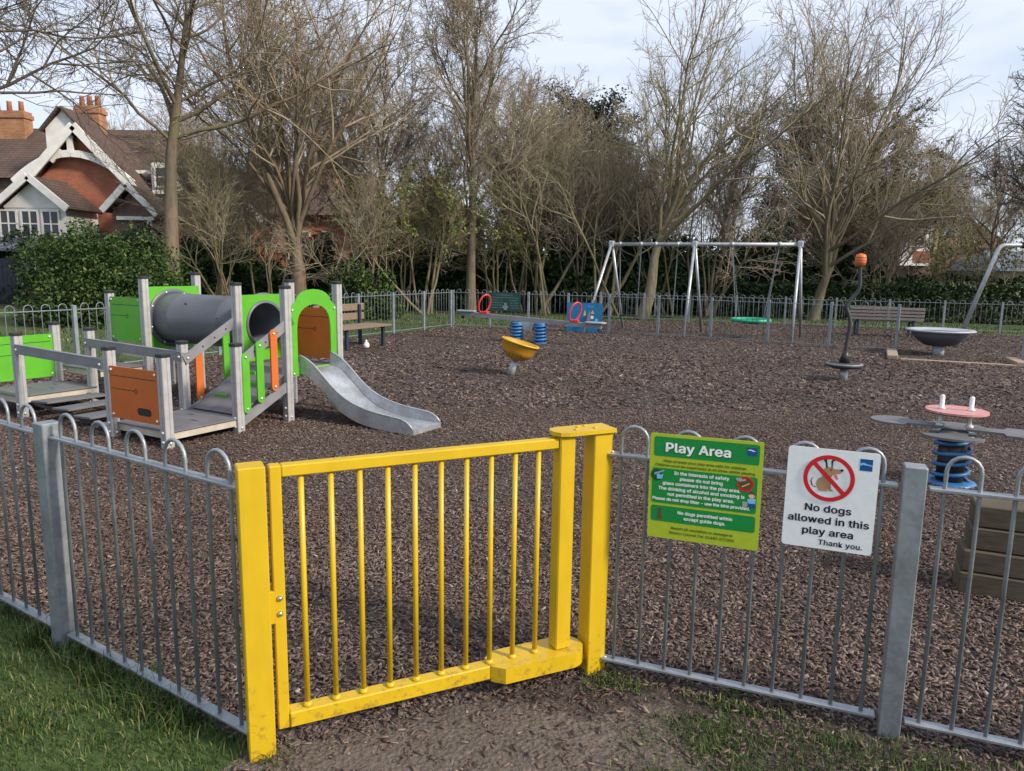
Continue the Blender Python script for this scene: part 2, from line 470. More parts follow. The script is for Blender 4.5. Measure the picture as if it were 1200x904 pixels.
def in_poly(P, poly):
    x, y = P[:, 0], P[:, 1]; r = np.zeros(len(P), bool); n = len(poly)
    for i in range(n):
        x0, y0 = poly[i]; x1, y1 = poly[(i + 1) % n]
        c = ((y0 > y) != (y1 > y)) & (x < (x1 - x0) * (y - y0) / (y1 - y0 + 1e-12) + x0)
        r ^= c
    return r

# simple value noise for scatter density
_NG = np.random.RandomState(3).rand(64, 64)
def vnoise(x, y, s):
    x = x * s; y = y * s; xi = np.floor(x).astype(int); yi = np.floor(y).astype(int); fx = x - xi; fy = y - yi
    fx = fx * fx * (3 - 2 * fx); fy = fy * fy * (3 - 2 * fy)
    g = lambda a, b: _NG[a % 64, b % 64]
    return (g(xi, yi) * (1 - fx) + g(xi + 1, yi) * fx) * (1 - fy) + (g(xi, yi + 1) * (1 - fx) + g(xi + 1, yi + 1) * fx) * fy

# ------------------------------------------------------------------ ground
GA = Vector((-0.881, 2.419)); GB = Vector((0.364, 3.012))           # the two gate posts
LD = Vector((-0.838, 0.546)); RD = Vector((0.9305, -0.3663))        # near fences run this way from the gate
ME = mesh_np('ground', [(-300, -60, 0), (300, -60, 0), (300, 500, 0), (-300, 500, 0)], [[(0, 1, 2, 3)]], 'lawn')
struct(obj('ground', ME))
BARK = [(-0.86, 2.40), (0.36, 2.97), (1.46, 2.55), (3.6, 1.70), (9, 3), (17, 12), (15.0, 20.6), (9.3, 24.3), (1.5, 24.6), (0.3, 21.0), (-1.75, 21.35), (-8.75, 7.6)]
struct(obj('bark_bed', mesh_np('bark_bed', [(x, y, 0.004) for x, y in BARK], [[tuple(range(len(BARK)))]], 'bark_bed')))
LIT = [(-40, 27.5), (-20, 26), (-6, 27.6), (6, 28.6), (14, 29.0), (40, 30), (60, 120), (-60, 120)]
struct(obj('leaf_litter', mesh_np('leaf_litter', [(x, y, 0.004) for x, y in LIT], [[tuple(range(len(LIT)))]], 'leaf_litter')))
# worn dirt in front of the gate: an uneven patch
def patch(name, cx, cy, rx, ry, rot, mat, seed, z=0.010, amp=0.012):
    rng = np.random.RandomState(seed); n, m = 200, 60
    a = np.linspace(0, 2 * PI, n, endpoint=False)
    rr = 1 + 0.10 * np.sin(3 * a + rng.rand() * 6) + 0.07 * np.sin(7 * a + rng.rand() * 6) + 0.05 * np.sin(13 * a + rng.rand() * 6)
    V = [(cx, cy, z)]
    for k in range(1, m + 1):
        t = k / m
        x = rx * rr * t * np.cos(a); y = ry * rr * t * np.sin(a)
        X = cx + x * math.cos(rot) - y * math.sin(rot); Yy = cy + x * math.sin(rot) + y * math.cos(rot)
        zz = z * (1 - t ** 4) + 0.0045 + amp * (vnoise(X + 5, Yy + 5, 5.0) - .5) * (1 - t ** 3) + (0.007 * (vnoise(X, Yy, 22) - .5) + 0.006 * (vnoise(X + 3, Yy, 61) - .5)) * (1 - t ** 6)
        V += list(zip(X, Yy, zz))
    tri = [(0, 1 + i, 1 + (i + 1) % n) for i in range(n)]
    q = [(1 + k * n + i, 1 + (k + 1) * n + i, 1 + (k + 1) * n + (i + 1) % n, 1 + k * n + (i + 1) % n) for k in range(m - 1) for i in range(n)]
    return struct(obj(name, mesh_np(name, V, [tri, q], mat, True)))
patch('dirt_path', -0.05, 2.05, 0.95, 0.78, math.radians(22), 'dirt', 5)

patch('bare_earth', 1.25, 2.32, 1.75, 0.50, math.radians(-21.5), 'bark_bed', 8, 0.003, 0.006)

# bark chips: loose flat slivers, thick on the near ground, coarser farther off
def chips(P, size, seed, thin=False):
    rng = np.random.RandomState(seed); n = len(P)
    L = size * rng.uniform(0.55, 1.5, n); W = L * rng.uniform(0.22, 0.55, n); T = rng.uniform(0.003, 0.008, n) * (size / 0.05)
    yaw = rng.uniform(0, 2 * PI, n); pit = rng.normal(0, 0.30, n); rol = rng.normal(0, 0.35, n)
    cy, sy, cp, sp, cr_, sr = np.cos(yaw), np.sin(yaw), np.cos(pit), np.sin(pit), np.cos(rol), np.sin(rol)
    ax = np.stack([cy * cp, sy * cp, sp], 1)
    s0 = np.stack([-sy, cy, 0 * cy], 1); n0 = np.cross(ax, s0)
    sd = s0 * cr_[:, None] + n0 * sr[:, None]; nn = np.cross(ax, sd)
    z = 0.012 + rng.rand(n) * 0.020 * (size / 0.05)
    C = np.stack([P[:, 0], P[:, 1], z], 1)
    jit = lambda a, b: rng.uniform(a, b, n)[:, None]
    La, Wa, Ta = L[:, None] / 2, W[:, None] / 2, T[:, None]
    top = [C - ax * La * jit(.7, 1.1) - sd * Wa * jit(.3, 1.0), C + ax * La * jit(.6, 1.1) - sd * Wa * jit(.3, 1.1), C + ax * La * jit(.7, 1.1) + sd * Wa * jit(.3, 1.0), C - ax * La * jit(.6, 1.1) + sd * Wa * jit(.3, 1.1)]
    top = [t + nn * Ta * jit(-0.3, 0.5) for t in top]
    if thin:
        V = np.stack(top, 1).reshape(-1, 3); o = np.arange(n)[:, None] * 4
        return V, [o + np.array([[0, 1, 2, 3]])]
    bot = [t - nn * Ta for t in top]
    V = np.stack(top + bot, 1).reshape(-1, 3); o = np.arange(n)[:, None] * 8
    F = [o + np.array([f]) for f in ((0, 1, 2, 3), (0, 4, 5, 1), (1, 5, 6, 2), (2, 6, 7, 3), (3, 7, 4, 0))]
    return V, F
def scatter(y0, y1, dens, seed, wl=0.80, wr=0.86, pad=0.8):
    rng = np.random.RandomState(seed)
    x0, x1 = -wl * y1 - pad, wr * y1 + pad
    n = int((x1 - x0) * (y1 - y0) * dens)
    P = np.stack([rng.uniform(x0, x1, n), rng.uniform(y0, y1, n)], 1)
    P = P[(P[:, 0] > -wl * P[:, 1] - pad) & (P[:, 0] < wr * P[:, 1] + pad)]
    P = P[in_poly(P, BARK)]
    k = np.ones(len(P))
    for cx, cy, rx, ry, w in ((-0.55, 7.1, .55, .5, .6), (0.35, 3.55, .9, .35, .45), (3.7, 6.0, .8, .7, .5), (0.0, 11.9, .8, .6, .55), (5.36, 11.86, .8, .7, .55), (3.4, 20.2, .7, .9, .6), (4.3, 19.8, .7, .9, .6), (6.1, 19.0, .9, 1.1, .6), (9.15, 15.85, 1.2, 1.0, .5), (-1.0, 17.6, .6, .5, .5), (1.8, 16.5, .6, .5, .5)):
        k -= w * np.exp(-((P[:, 0] - cx) / rx) ** 2 - ((P[:, 1] - cy) / ry) ** 2)
    k -= 0.35 * np.clip(vnoise(P[:, 0], P[:, 1], 0.9) - .55, 0, 1) * 2
    return P[rng.rand(len(P)) < k]
P = np.concatenate([scatter(1.6, 5.2, 4300, 11), scatter(5.2, 9.0, 2200, 12)])
# a fringe of strays beyond the fence line, thinning outwards onto the dirt and grass
rng = np.random.RandomState(13)
Q = np.stack([rng.uniform(-1.2, 2.6, 9000), rng.uniform(1.5, 3.1, 9000)], 1)
Q = Q[~in_poly(Q, BARK)]
t = (Q - np.array(GA)) @ np.array((0.904, 0.428)); dist = (Q - np.array(GA)) @ np.array((0.428, -0.904))
distR = (Q - np.array(GB)) @ np.array((-0.366, -0.93))
dd = np.where(Q[:, 0] > 0.36, distR, dist)
keep = rng.rand(len(Q)) < np.where(Q[:, 0] > 0.30, 0.75, 0.50) * np.exp(-np.maximum(dd, 0) / np.where(Q[:, 0] > 0.3, 0.33, 0.22)) * (0.25 + 1.3 * vnoise(Q[:, 0], Q[:, 1], 4.0))
Q = Q[keep & (dd > -0.02) & (Q[:, 0] > -0.95)]
# small crumbs scattered over the bare dirt
rng = np.random.RandomState(16)
CR = np.stack([rng.uniform(-0.95, 1.9, 14000), rng.uniform(1.55, 2.95, 14000)], 1)
CR = CR[(~in_poly(CR, BARK)) & (rng.rand(len(CR)) < 0.25 + 0.75 * vnoise(CR[:, 0], CR[:, 1], 6))]
V1, F1 = chips(CR, 0.012, 23)
CR2 = np.stack([rng.uniform(-0.95, 0.9, 2600), rng.uniform(1.55, 2.9, 2600)], 1)
CR2 = CR2[(~in_poly(CR2, BARK)) & (rng.rand(len(CR2)) < 1.3 * vnoise(CR2[:, 0] + 2, CR2[:, 1], 5) ** 2)]
V2, F2 = chips(CR2, 0.030, 24); V = np.concatenate([V1, V2]); F = F1 + [f + len(V1) for f in F2]
struct(obj('soil_crumbs', mesh_np('soil_crumbs', V, F, 'bark_chips')), 'stuff', 'small crumbs of bark and soil on the bare earth by the gate')
V, F = chips(np.concatenate([P, Q]), 0.0265, 21)
struct(obj('bark_chips', mesh_np('bark_chips', V, F, 'bark_chips')), 'stuff', 'loose brown bark chips covering the play area floor')
P = np.concatenate([scatter(9.0, 15, 700, 14), scatter(15, 24.5, 330, 15)])
V, F = chips(P, 0.050, 22, True)
struct(obj('bark_chips', mesh_np('bark_chips_far', V, F, 'bark_chips')), 'stuff', 'brown bark chips farther back around the swings')

# grass: blades of real geometry near the camera and a sparser strip beyond the fences
def blades(P, H, W, seed, lean=0.5):
    rng = np.random.RandomState(seed); n = len(P)
    a = rng.uniform(0, 2 * PI, n); ln = np.abs(rng.normal(0, lean, n)) + 0.12
    d = np.stack([np.cos(a), np.sin(a), 0 * a], 1); b = a + PI / 2 + rng.normal(0, .5, n); s = np.stack([np.cos(b), np.sin(b), 0 * b], 1)
    C = np.stack([P[:, 0], P[:, 1], np.full(n, 0.0)], 1); H = H[:, None]; W = np.broadcast_to(W, (n,))[:, None]
    mid = C + d * H * (ln * 0.35)[:, None]; mid[:, 2] += (H[:, 0] * 0.55)
    tip = C + d * H * (ln * 1.05)[:, None]; tip[:, 2] += H[:, 0] * np.maximum(0.2, 1 - 0.35 * ln)
    V = np.stack([C - s * W, C + s * W, mid + s * W * .8, mid - s * W * .8, tip], 1).reshape(-1, 3)
    o = np.arange(n)[:, None] * 5
    return V, [o + np.array([[0, 1, 2, 3]]), o + np.array([[3, 2, 4]])]
rng = np.random.RandomState(31)
# left lawn
n = 60000
Q = np.stack([rng.uniform(-3.3, -0.72, n), rng.uniform(1.5, 4.1, n)], 1)
rel = Q - np.array(GA)
dl = rel @ np.array((-0.546, -0.838))                     # distance outside the left fence
al = rel @ np.array((-0.838, 0.546))
edge = np.clip((al + 0.02 + 0.12 * (vnoise(Q[:, 0], Q[:, 1], 6) - .5)) / 0.16, 0, 1)
den = np.clip((dl + 0.05) / 0.05, 0, 1) * edge * (0.35 + 0.8 * vnoise(Q[:, 0], Q[:, 1], 3.1))
k = rng.rand(n) < den
Q1 = Q[k]; tuft = np.exp(-(dl[k] / 0.13) ** 2)
H1 = rng.uniform(0.014, 0.040, len(Q1)) * (0.6 + 0.9 * vnoise(Q1[:, 0], Q1[:, 1], 7)) * (1 + 1.3 * tuft * vnoise(Q1[:, 0] + 9, Q1[:, 1], 5))
# long tufts under the left rail
Q = np.stack([rng.uniform(0, 1, 1500), rng.normal(0, 1, 1500)], 1)
ctr = np.array([GA + LD * s_ for s_ in (0.40, 0.55, 0.62, 0.75, 0.92, 1.0, 1.18, 1.5)]); ci = rng.randint(0, 8, 1500)
Q2 = ctr[ci] + rng.normal(0, 0.045, (1500, 2)) + np.array((-0.546, -0.838)) * 0.06
H2 = rng.uniform(0.05, 0.13, 1500)
# right side: patchy grass with chips between
n = 90000
Q = np.stack([rng.uniform(0.30, 3.2, n), rng.uniform(1.2, 3.05, n)], 1)
rel = Q - np.array(GB); dr = rel @ np.array((-0.366, -0.93)); ar = rel @ np.array((0.9305, -0.366))
blob = np.zeros(n)
for (a0, d0, ra, rd_, w) in ((0.10, 0.06, 0.16, 0.06, 1.0), (0.06, 0.13, 0.07, 0.05, .7), (0.62, 0.07, 0.20, 0.05, .7), (0.62, 0.30, 0.22, 0.13, .95), (0.95, 0.25, 0.30, 0.16, 1.0), (1.35, 0.30, 0.4, 0.2, 1.0), (1.0, 0.55, 0.6, .2, .9), (1.9, 0.3, 0.5, 0.3, 1.0), (0.33, 0.42, 0.07, 0.05, .8), (0.34, 0.25, 0.05, 0.04, .5), (0.55, 0.58, .2, .1, .8)):
    blob = np.maximum(blob, w * np.exp(-(((ar - a0) / ra) ** 2 + ((dr - d0) / rd_) ** 2)))
k = (rng.rand(n) < np.clip(blob * 2.0 - 0.25, 0, 1) * (0.2 + 1.0 * vnoise(Q[:, 0], Q[:, 1], 7))) & (dr > 0.0)
Q3 = Q[k]; H3 = rng.uniform(0.018, 0.05, len(Q3)) * (0.8 + 0.6 * vnoise(Q3[:, 0], Q3[:, 1], 9))
# small tufts round the posts inside
Q4 = np.concatenate([np.array((px, py)) + rng.normal(0, 0.03, (60, 2)) for px, py in ((0.43, 2.9), (0.95, 2.82), (1.1, 2.73), (1.47, 2.56), (-0.82, 2.36), (-1.5, 2.92), (-2.0, 3.2))])
H4 = rng.uniform(0.02, 0.06, len(Q4))
V, F = blades(np.concatenate([Q1, Q2, Q3, Q4]), np.concatenate([H1, H2, H3, H4]), 0.0021, 32)
struct(obj('grass', mesh_np('grass', V, F, 'grass_blades')), 'stuff', 'short rough grass with taller tufts along the near fence')
n = 26000
Q = np.stack([rng.uniform(-12, 16, n), rng.uniform(7, 27.5, n)], 1)
leftout = (Q[:, 0] < -1.95 - 0.517 * (21.35 - Q[:, 1])) | (Q[:, 1] > 21.6)
Q = Q[leftout & ~in_poly(Q, BARK) & (np.abs(Q[:, 0]) < 0.85 * Q[:, 1])]
V, F = blades(Q, rng.uniform(0.04, 0.10, len(Q)), 0.012, 33, 0.7)
struct(obj('grass', mesh_np('grass_far', V, F, 'grass_blades')), 'stuff', 'mown park grass beyond the far play area fence')

# ------------------------------------------------------------------ bow top fences
HOOP = {}
def hoop_mesh(pitch, zb, zt, r, mat, n=6):
    key = (round(pitch, 4), zb, zt, r, mat)
    if key not in HOOP:
        R = pitch / 2
        pts = [(-R, 0, zb), (-R, 0, zt - R)] + [(-R * math.cos(a), 0, zt - R + R * math.sin(a)) for a in np.linspace(0, PI, 9)[1:-1]] + [(R, 0, zt - R), (R, 0, zb)]
        HOOP[key] = MB().tube(pts, r, n).mesh('hoop_bar', mat)
    return HOOP[key]
def fence(name, label, p0, p1, bays, hoops, group=None, h=1.05, mat='galvanised_far', first=True, last=True, pw=0.06, r=0.006, zt=1.09, zr=0.985, zb=0.075, gap0=0.0, n=5, endin=0.0, loose=None):
    p0 = Vector(p0); p1 = Vector(p1); d = p1 - p0; L = d.length; ang = math.atan2(d.y, d.x)
    root = thing(name, label, 'fence', (p0.x, p0.y, 0), ang, group)
    B = L / bays
    pm = MB().box(-pw / 2, -pw / 2, 0, pw / 2, pw / 2, h, 0.004).mesh('post', mat)
    for i in range(bays + 1):
        if (i == 0 and not first) or (i == bays and not last): continue
        obj('post', pm, root, (i * B, 0, 0))
    x0 = pw / 2 + 0.012; x1 = B - pw / 2 - 0.012
    tr = MB().box(x0, -0.022, zr - 0.006, x1, 0.022, zr + 0.006, 0.002).mesh('top_rail', mat)
    br = MB().box(x0, -0.022, zb - 0.006, x1, 0.022, zb + 0.006, 0.002).mesh('bottom_rail', mat)
    pitch = (B - 0.09) / (2 * hoops)
    hm = hoop_mesh(pitch, zb + 0.006, zt, r, mat, n)
    for i in range(bays):
        obj('top_rail', tr, root, (i * B, 0, 0)); obj('bottom_rail', br, root, (i * B, 0, 0))
        for k in range(hoops):
            obj('hoop_bar', hm, root, (i * B + 0.045 + pitch * (2 * k + 1), 0, 0))
    return root, B, ang
# near fence left of the gate: first bay 1.377 m long, then two more
pl0 = GA + LD * 0.0
fl, B, ang = fence('bow_top_fence', 'galvanised bow-top fence running left from the yellow gate', tuple(GA), tuple(GA + LD * 1.377 * 3), 3, 5, 'bow top fence runs', 1.045, 'galvanised', False, True, 0.085, 0.0075, 1.10, 0.985, 0.07, n=8)
fr, B, ang = fence('bow_top_fence', 'galvanised bow-top fence right of the yellow gate that carries the two signs', tuple(GB), tuple(GB + RD * 1.172 * 3), 3, 5, 'bow top fence runs', 1.065, 'galvanised', False, True, 0.075, 0.0075, 1.11, 0.985, 0.075, n=8)
for root, s0 in ((fl, 0), (fr, 0)):
    b = MB().box(0.040, -0.020, 0.982, 0.075, 0.020, 0.9925, 0.001).box(0.040, -0.020, 0.064, 0.075, 0.020, 0.0735, 0.001)
    b.build('fixing_lug', 'yellow_paint', root)
    bm = MB().lathe([(0.009, 0), (0.009, 0.004), (0.005, 0.008), (0, 0.009)], 8).mesh('bolt', 'bolt_cap')
    for z in (0.993, 0.0775): obj('bolt', bm, root, (0.062, 0, z))
CORNER = (-1.72, 21.3); MIDC = (2.57, 19.85); ENDC = (8.43, 16.23)
fence('bow_top_fence', 'grey bow-top fence along the left edge behind the slide', (-9.3, 6.6), (CORNER[0] - .06, CORNER[1] - .1), 12, 5, 'bow top fence runs', zt=1.08)
fence('bow_top_fence', 'grey bow-top fence at the back behind the seesaw with two panels on it', CORNER, MIDC, 4, 4, 'bow top fence runs', zt=1.08)
fence('bow_top_fence', 'grey bow-top fence in front of the swings', MIDC, ENDC, 5, 5, 'bow top fence runs', zt=1.08, first=False)
fence('bow_top_fence', 'grey bow-top fence at the right edge past the bowl spinner', (10.05, 14.5), (13.3, 12.2), 3, 5, 'bow top fence runs', zt=1.08)
fence('bow_top_fence', 'lower grey fence in front of the clipped hedge', (3.0, 25.6), (17.2, 20.9), 10, 5, 'bow top fence runs', h=0.92, zt=0.94, zr=0.85)

# ------------------------------------------------------------------ yellow gate and its posts
gdir = Vector((0.904, 0.428)); gang = math.atan2(gdir.y, gdir.x)
def gpost(loc, h, label):
    r = thing('gate_post', label, 'gate post', (loc[0], loc[1], 0), gang, 'yellow gate posts')
    MB().box(-0.045, -0.045, -0.02, 0.045, 0.045, h, 0.004).build('post', 'yellow_paint', r)
    return r
gp = gpost(GA, 1.075, 'square yellow gate post left of the gate at its hinge side')
MB().box(0.043, -0.025, 0.50, 0.062, 0.025, 0.62, 0.002).build('hinge_plate', 'yellow_paint', gp)
gp2 = gpost(GB, 1.078, 'square yellow gate post right of the gate with a flat stop plate on top')
pl = [(0.05, -0.06), (0.05, 0.06), (-0.17, 0.06), (-0.205, 0.048), (-0.222, 0.02), (-0.222, -0.02), (-0.205, -0.048), (-0.17, -0.06)]
MB().prism(pl, 1.080, 1.096).build('stop_plate', 'yellow_paint', gp2)
bm = MB().lathe([(0.010, 0), (0.009, 0.004), (0, 0.006)], 8).mesh('bolt', 'yellow_paint')
for x, y in ((-0.09, 0.02), (-0.03, -0.02), (-0.05, 0.03), (-0.12, -0.02)): obj('bolt', bm, gp2, (x, y, 1.096))
MB().box(-0.072, -0.02, 0.075, -0.045, 0.02, 0.09, 0.001).build('fixing_lug', 'yellow_paint', gp2)

gate = thing('gate', 'closed bright yellow metal gate of ten upright bars', 'gate', (GA.x, GA.y, 0), gang)
MB().box(0.058, -0.024, 0.092, 0.098, 0.024, 1.068, 0.004).build('hinge_stile', 'yellow_paint', gate)
MB().box(0.0985, -0.024, 1.026, 1.1795, 0.024, 1.067, 0.004).build('top_rail', 'yellow_paint', gate)
MB().box(0.0985, -0.030, 0.094, 0.905, 0.030, 0.152, 0.004).build('bottom_rail', 'yellow_paint', gate)
MB().box(1.180, -0.034, 0.156, 1.250, 0.034, 1.074, 0.005).build('latch_stile', 'yellow_paint', gate)
pl = [(0.885, -0.034), (0.93, -0.078), (1.24, -0.080)] + [(1.24 + 0.08 * math.sin(a), -0.08 * math.cos(a)) for a in np.linspace(0.15, PI - 0.15, 9)] + [(1.24, 0.080), (0.93, 0.078), (0.885, 0.034)]
MB().prism(pl, 0.088, 0.154).build('weight_plate', 'yellow_paint', gate)
barm = MB().tube([(0, 0, 0.150), (0, 0, 1.03)], 0.0105, 10).lathe([(0.019, 0.1525), (0.018, 0.160), (0.0105, 0.168)], 10).mesh('bar', 'yellow_paint')
for k in range(10): obj('bar', barm, gate, (0.166 + k * 0.1035, 0, 0))
bm = MB().lathe([(0.0105, 0), (0.010, 0.005), (0.006, 0.009), (0, 0.010)], 10, M=Matrix.Rotation(PI / 2, 4, 'X')).mesh('bolt', 'bolt_steel')
for z in (0.535, 0.592): obj('bolt', bm, gate, (0.078, -0.024, z))

# ------------------------------------------------------------------ signs on the near fence
import os
FONT = None
try:
    FONT = bpy.data.fonts.load(os.path.join(bpy.utils.system_resource('DATAFILES'), 'fonts', 'Inter.woff2'))
except Exception: FONT = None
def text(body, size, x, y, z, mat, parent, name='lettering', align='CENTER', bold=0.0, sx=1.0):
    c = bpy.data.curves.new('t', 'FONT'); c.body = body; c.size = size; c.align_x = align; c.align_y = 'CENTER'; c.extrude = 0.0002
    if FONT: c.font = FONT; c.size = size * (1.13 if size > 0.03 else 1.42)
    c.resolution_u = 3; c.space_character = 1.03
    o = bpy.data.objects.new('t', c); COL.objects.link(o)
    m0 = bpy.data.meshes.new_from_object(o.evaluated_get(bpy.context.evaluated_depsgraph_get()))
    vs = [v.co.copy() for v in m0.vertices]; fs = [list(p.vertices) for p in m0.polygons]; mb = MB()
    for k, (ox, oy) in enumerate(((0, 0),) if bold <= 0 else ((-bold, 0), (bold, 0), (0, bold * .6), (0, -bold * .6))):
        mb.add([(v.x + ox, v.y + oy, v.z + k * 0.00003) for v in vs], fs)
    me = bpy.data.meshes.new(name); me.from_pydata(mb.v, [], mb.f); bpy.data.meshes.remove(m0)
    bpy.data.objects.remove(o); bpy.data.curves.remove(c)
    me.materials.clear(); me.materials.append(MATS[mat]); me.name = name
    q = obj(name, me, parent, (x, y, z)); q.scale = (sx, 1, 1); return q
def rrect(x0, y0, x1, y1, r, n=5):
    out = []
    for cx, cy, a0 in ((x1 - r, y1 - r, 0), (x0 + r, y1 - r, PI / 2), (x0 + r, y0 + r, PI), (x1 - r, y0 + r, 1.5 * PI)):
        out += [(cx + r * math.cos(a0 + PI / 2 * k / n), cy + r * math.sin(a0 + PI / 2 * k / n)) for k in range(n + 1)]
    return out
def circ(cx, cy, r, n=24, ry=None, rot=0.0):
    ry = ry or r
    return [(cx + r * math.cos(a) * math.cos(rot) - ry * math.sin(a) * math.sin(rot), cy + r * math.cos(a) * math.sin(rot) + ry * math.sin(a) * math.cos(rot)) for a in np.linspace(0, 2 * PI, n, endpoint=False)]
def flat(name, poly, z, mat, parent):
    return MB().prism(poly, z - 0.0004, z).build(name, mat, parent)
def sign_root(name, label, along, z0, off, tilt=0.0):
    nrm = Vector((RD.y, -RD.x, 0)); p = GB + RD * along
    o = thing(name, label, 'sign')
    X = Vector((RD.x, RD.y, 0)); Yv = Vector((0, 0, 1)); Z = X.cross(Yv)
    M = Matrix(((X.x, Yv.x, Z.x, p.x + Z.x * off), (X.y, Yv.y, Z.y, p.y + Z.y * off), (X.z, Yv.z, Z.z, z0), (0, 0, 0, 1)))
    o.matrix_world = M @ Matrix.Rotation(tilt, 4, 'Z')
    return o
W_, H_ = 0.432, 0.432
s = sign_root('play_area_sign', 'lime and green Play Area rules sign on the near fence', 0.227, 0.668, 0.036, math.radians(0.4))
MB().prism(rrect(0, 0, W_, H_, 0.008), -0.003, 0).build('sign_board', 'sign_lime', s)
flat('header_band', rrect(0.016, 0.340, 0.418, 0.420, 0.008), 0.0006, 'sign_green', s)
text('Play Area', 0.062, 0.187, 0.379, 0.0011, 'ink_dark_green', s, bold=0.0026, sx=1.12).location = (0.189, 0.376, 0.0009)
text('Play Area', 0.062, 0.187, 0.379, 0.0016, 'ink_white', s, bold=0.0021, sx=1.12)
flat('emblem', rrect(0.372, 0.376, 0.408, 0.408, 0.002), 0.0011, 'ink_blue', s)
flat('emblem_wave', [(0.372, 0.396), (0.382, 0.401), (0.392, 0.398), (0.403, 0.393), (0.393, 0.393), (0.383, 0.3965)], 0.0016, 'ink_white', s)
text('Help us keep your play area safe for children.', 0.0145, W_ / 2, 0.323, 0.0006, 'ink_olive', s, bold=0.0003)
text('Children must be supervised at all times whilst playing.', 0.0145, W_ / 2, 0.305, 0.0006, 'ink_olive', s, bold=0.0003)
flat('rules_band', rrect(0.012, 0.146, 0.416, 0.292, 0.010), 0.0006, 'sign_green', s)
for i, (tx, xx) in enumerate((('In the interests of safety', 0.205), ('please do not bring', 0.205), ('glass containers into the play area.', 0.205), ('The drinking of alcohol and smoking is', 0.205), ('not permitted in the play area.', 0.205), ('Please do not drop litter - use the bins provided.', 0.205))):
    text(tx, 0.0178 if i < 5 else 0.0160, xx, 0.276 - i * 0.0222, 0.0011, 'ink_white', s, bold=0.0006)
flat('dogs_band', rrect(0.012, 0.070, 0.416, 0.136, 0.010), 0.0006, 'sign_green', s)
text('No dogs permitted within', 0.0175, 0.225, 0.114, 0.0011, 'ink_white', s, bold=0.0006)
text('except guide dogs.', 0.0175, 0.225, 0.092, 0.0011, 'ink_white', s, bold=0.0006)
text('Report all vandalism or damage to', 0.0145, W_ / 2, 0.048, 0.0006, 'ink_olive', s, bold=0.0003)
text('District Council Tel: 01483 577000', 0.0145, W_ / 2, 0.028, 0.0006, 'ink_olive', s, bold=0.0003)
# pictograms: glass, no-smoking roundel, child with bin, dog
flat('glass_roundel', circ(0.030, 0.262, 0.024), 0.0012, 'ink_dark_green', s)
flat('glass_picture', [(0.032, 0.246), (0.052, 0.248), (0.056, 0.270), (0.046, 0.262), (0.040, 0.268), (0.030, 0.264)], 0.0017, 'ink_sky', s)
flat('bottle_picture', [(0.022, 0.262), (0.060, 0.280), (0.058, 0.284), (0.020, 0.270)], 0.0017, 'ink_grey', s)
MB().ringprism(circ(0.372, 0.262, 0.031, 28), circ(0.372, 0.262, 0.023, 28), 0.0008, 0.0014).build('smoking_roundel', 'ink_red', s)
flat('smoking_field', circ(0.372, 0.262, 0.0232), 0.0012, 'ink_brown', s)
flat('smoking_picture', [(0.335, 0.283), (0.352, 0.286), (0.362, 0.279), (0.372, 0.284), (0.374, 0.276), (0.352, 0.270), (0.338, 0.275)], 0.0019, 'ink_grey', s)
flat('cigarette_picture', [(0.358, 0.252), (0.386, 0.268), (0.388, 0.264), (0.360, 0.248)], 0.0018, 'ink_yellow', s)
flat('child_head', circ(0.398, 0.220, 0.0125, 14), 0.0016, 'ink_skin', s)
flat('child_hair', [(0.386, 0.222), (0.390, 0.234), (0.402, 0.236), (0.410, 0.228), (0.411, 0.220), (0.400, 0.226)], 0.0020, 'ink_brown', s)
flat('child_shirt', [(0.388, 0.187), (0.412, 0.187), (0.413, 0.208), (0.384, 0.205), (0.382, 0.198)], 0.0016, 'ink_sky', s)
flat('child_trousers', [(0.390, 0.168), (0.398, 0.168), (0.401, 0.178), (0.404, 0.168), (0.412, 0.168), (0.412, 0.187), (0.388, 0.187)], 0.0021, 'ink_blue', s)
flat('bin_picture', [(0.366, 0.170), (0.382, 0.170), (0.385, 0.192), (0.364, 0.192)], 0.0014, 'ink_grey', s)
flat('dog_picture', [(0.036, 0.080), (0.056, 0.080), (0.058, 0.094), (0.052, 0.104), (0.054, 0.122), (0.049, 0.130), (0.044, 0.122), (0.036, 0.118), (0.042, 0.110), (0.040, 0.096)], 0.0013, 'ink_brown', s)

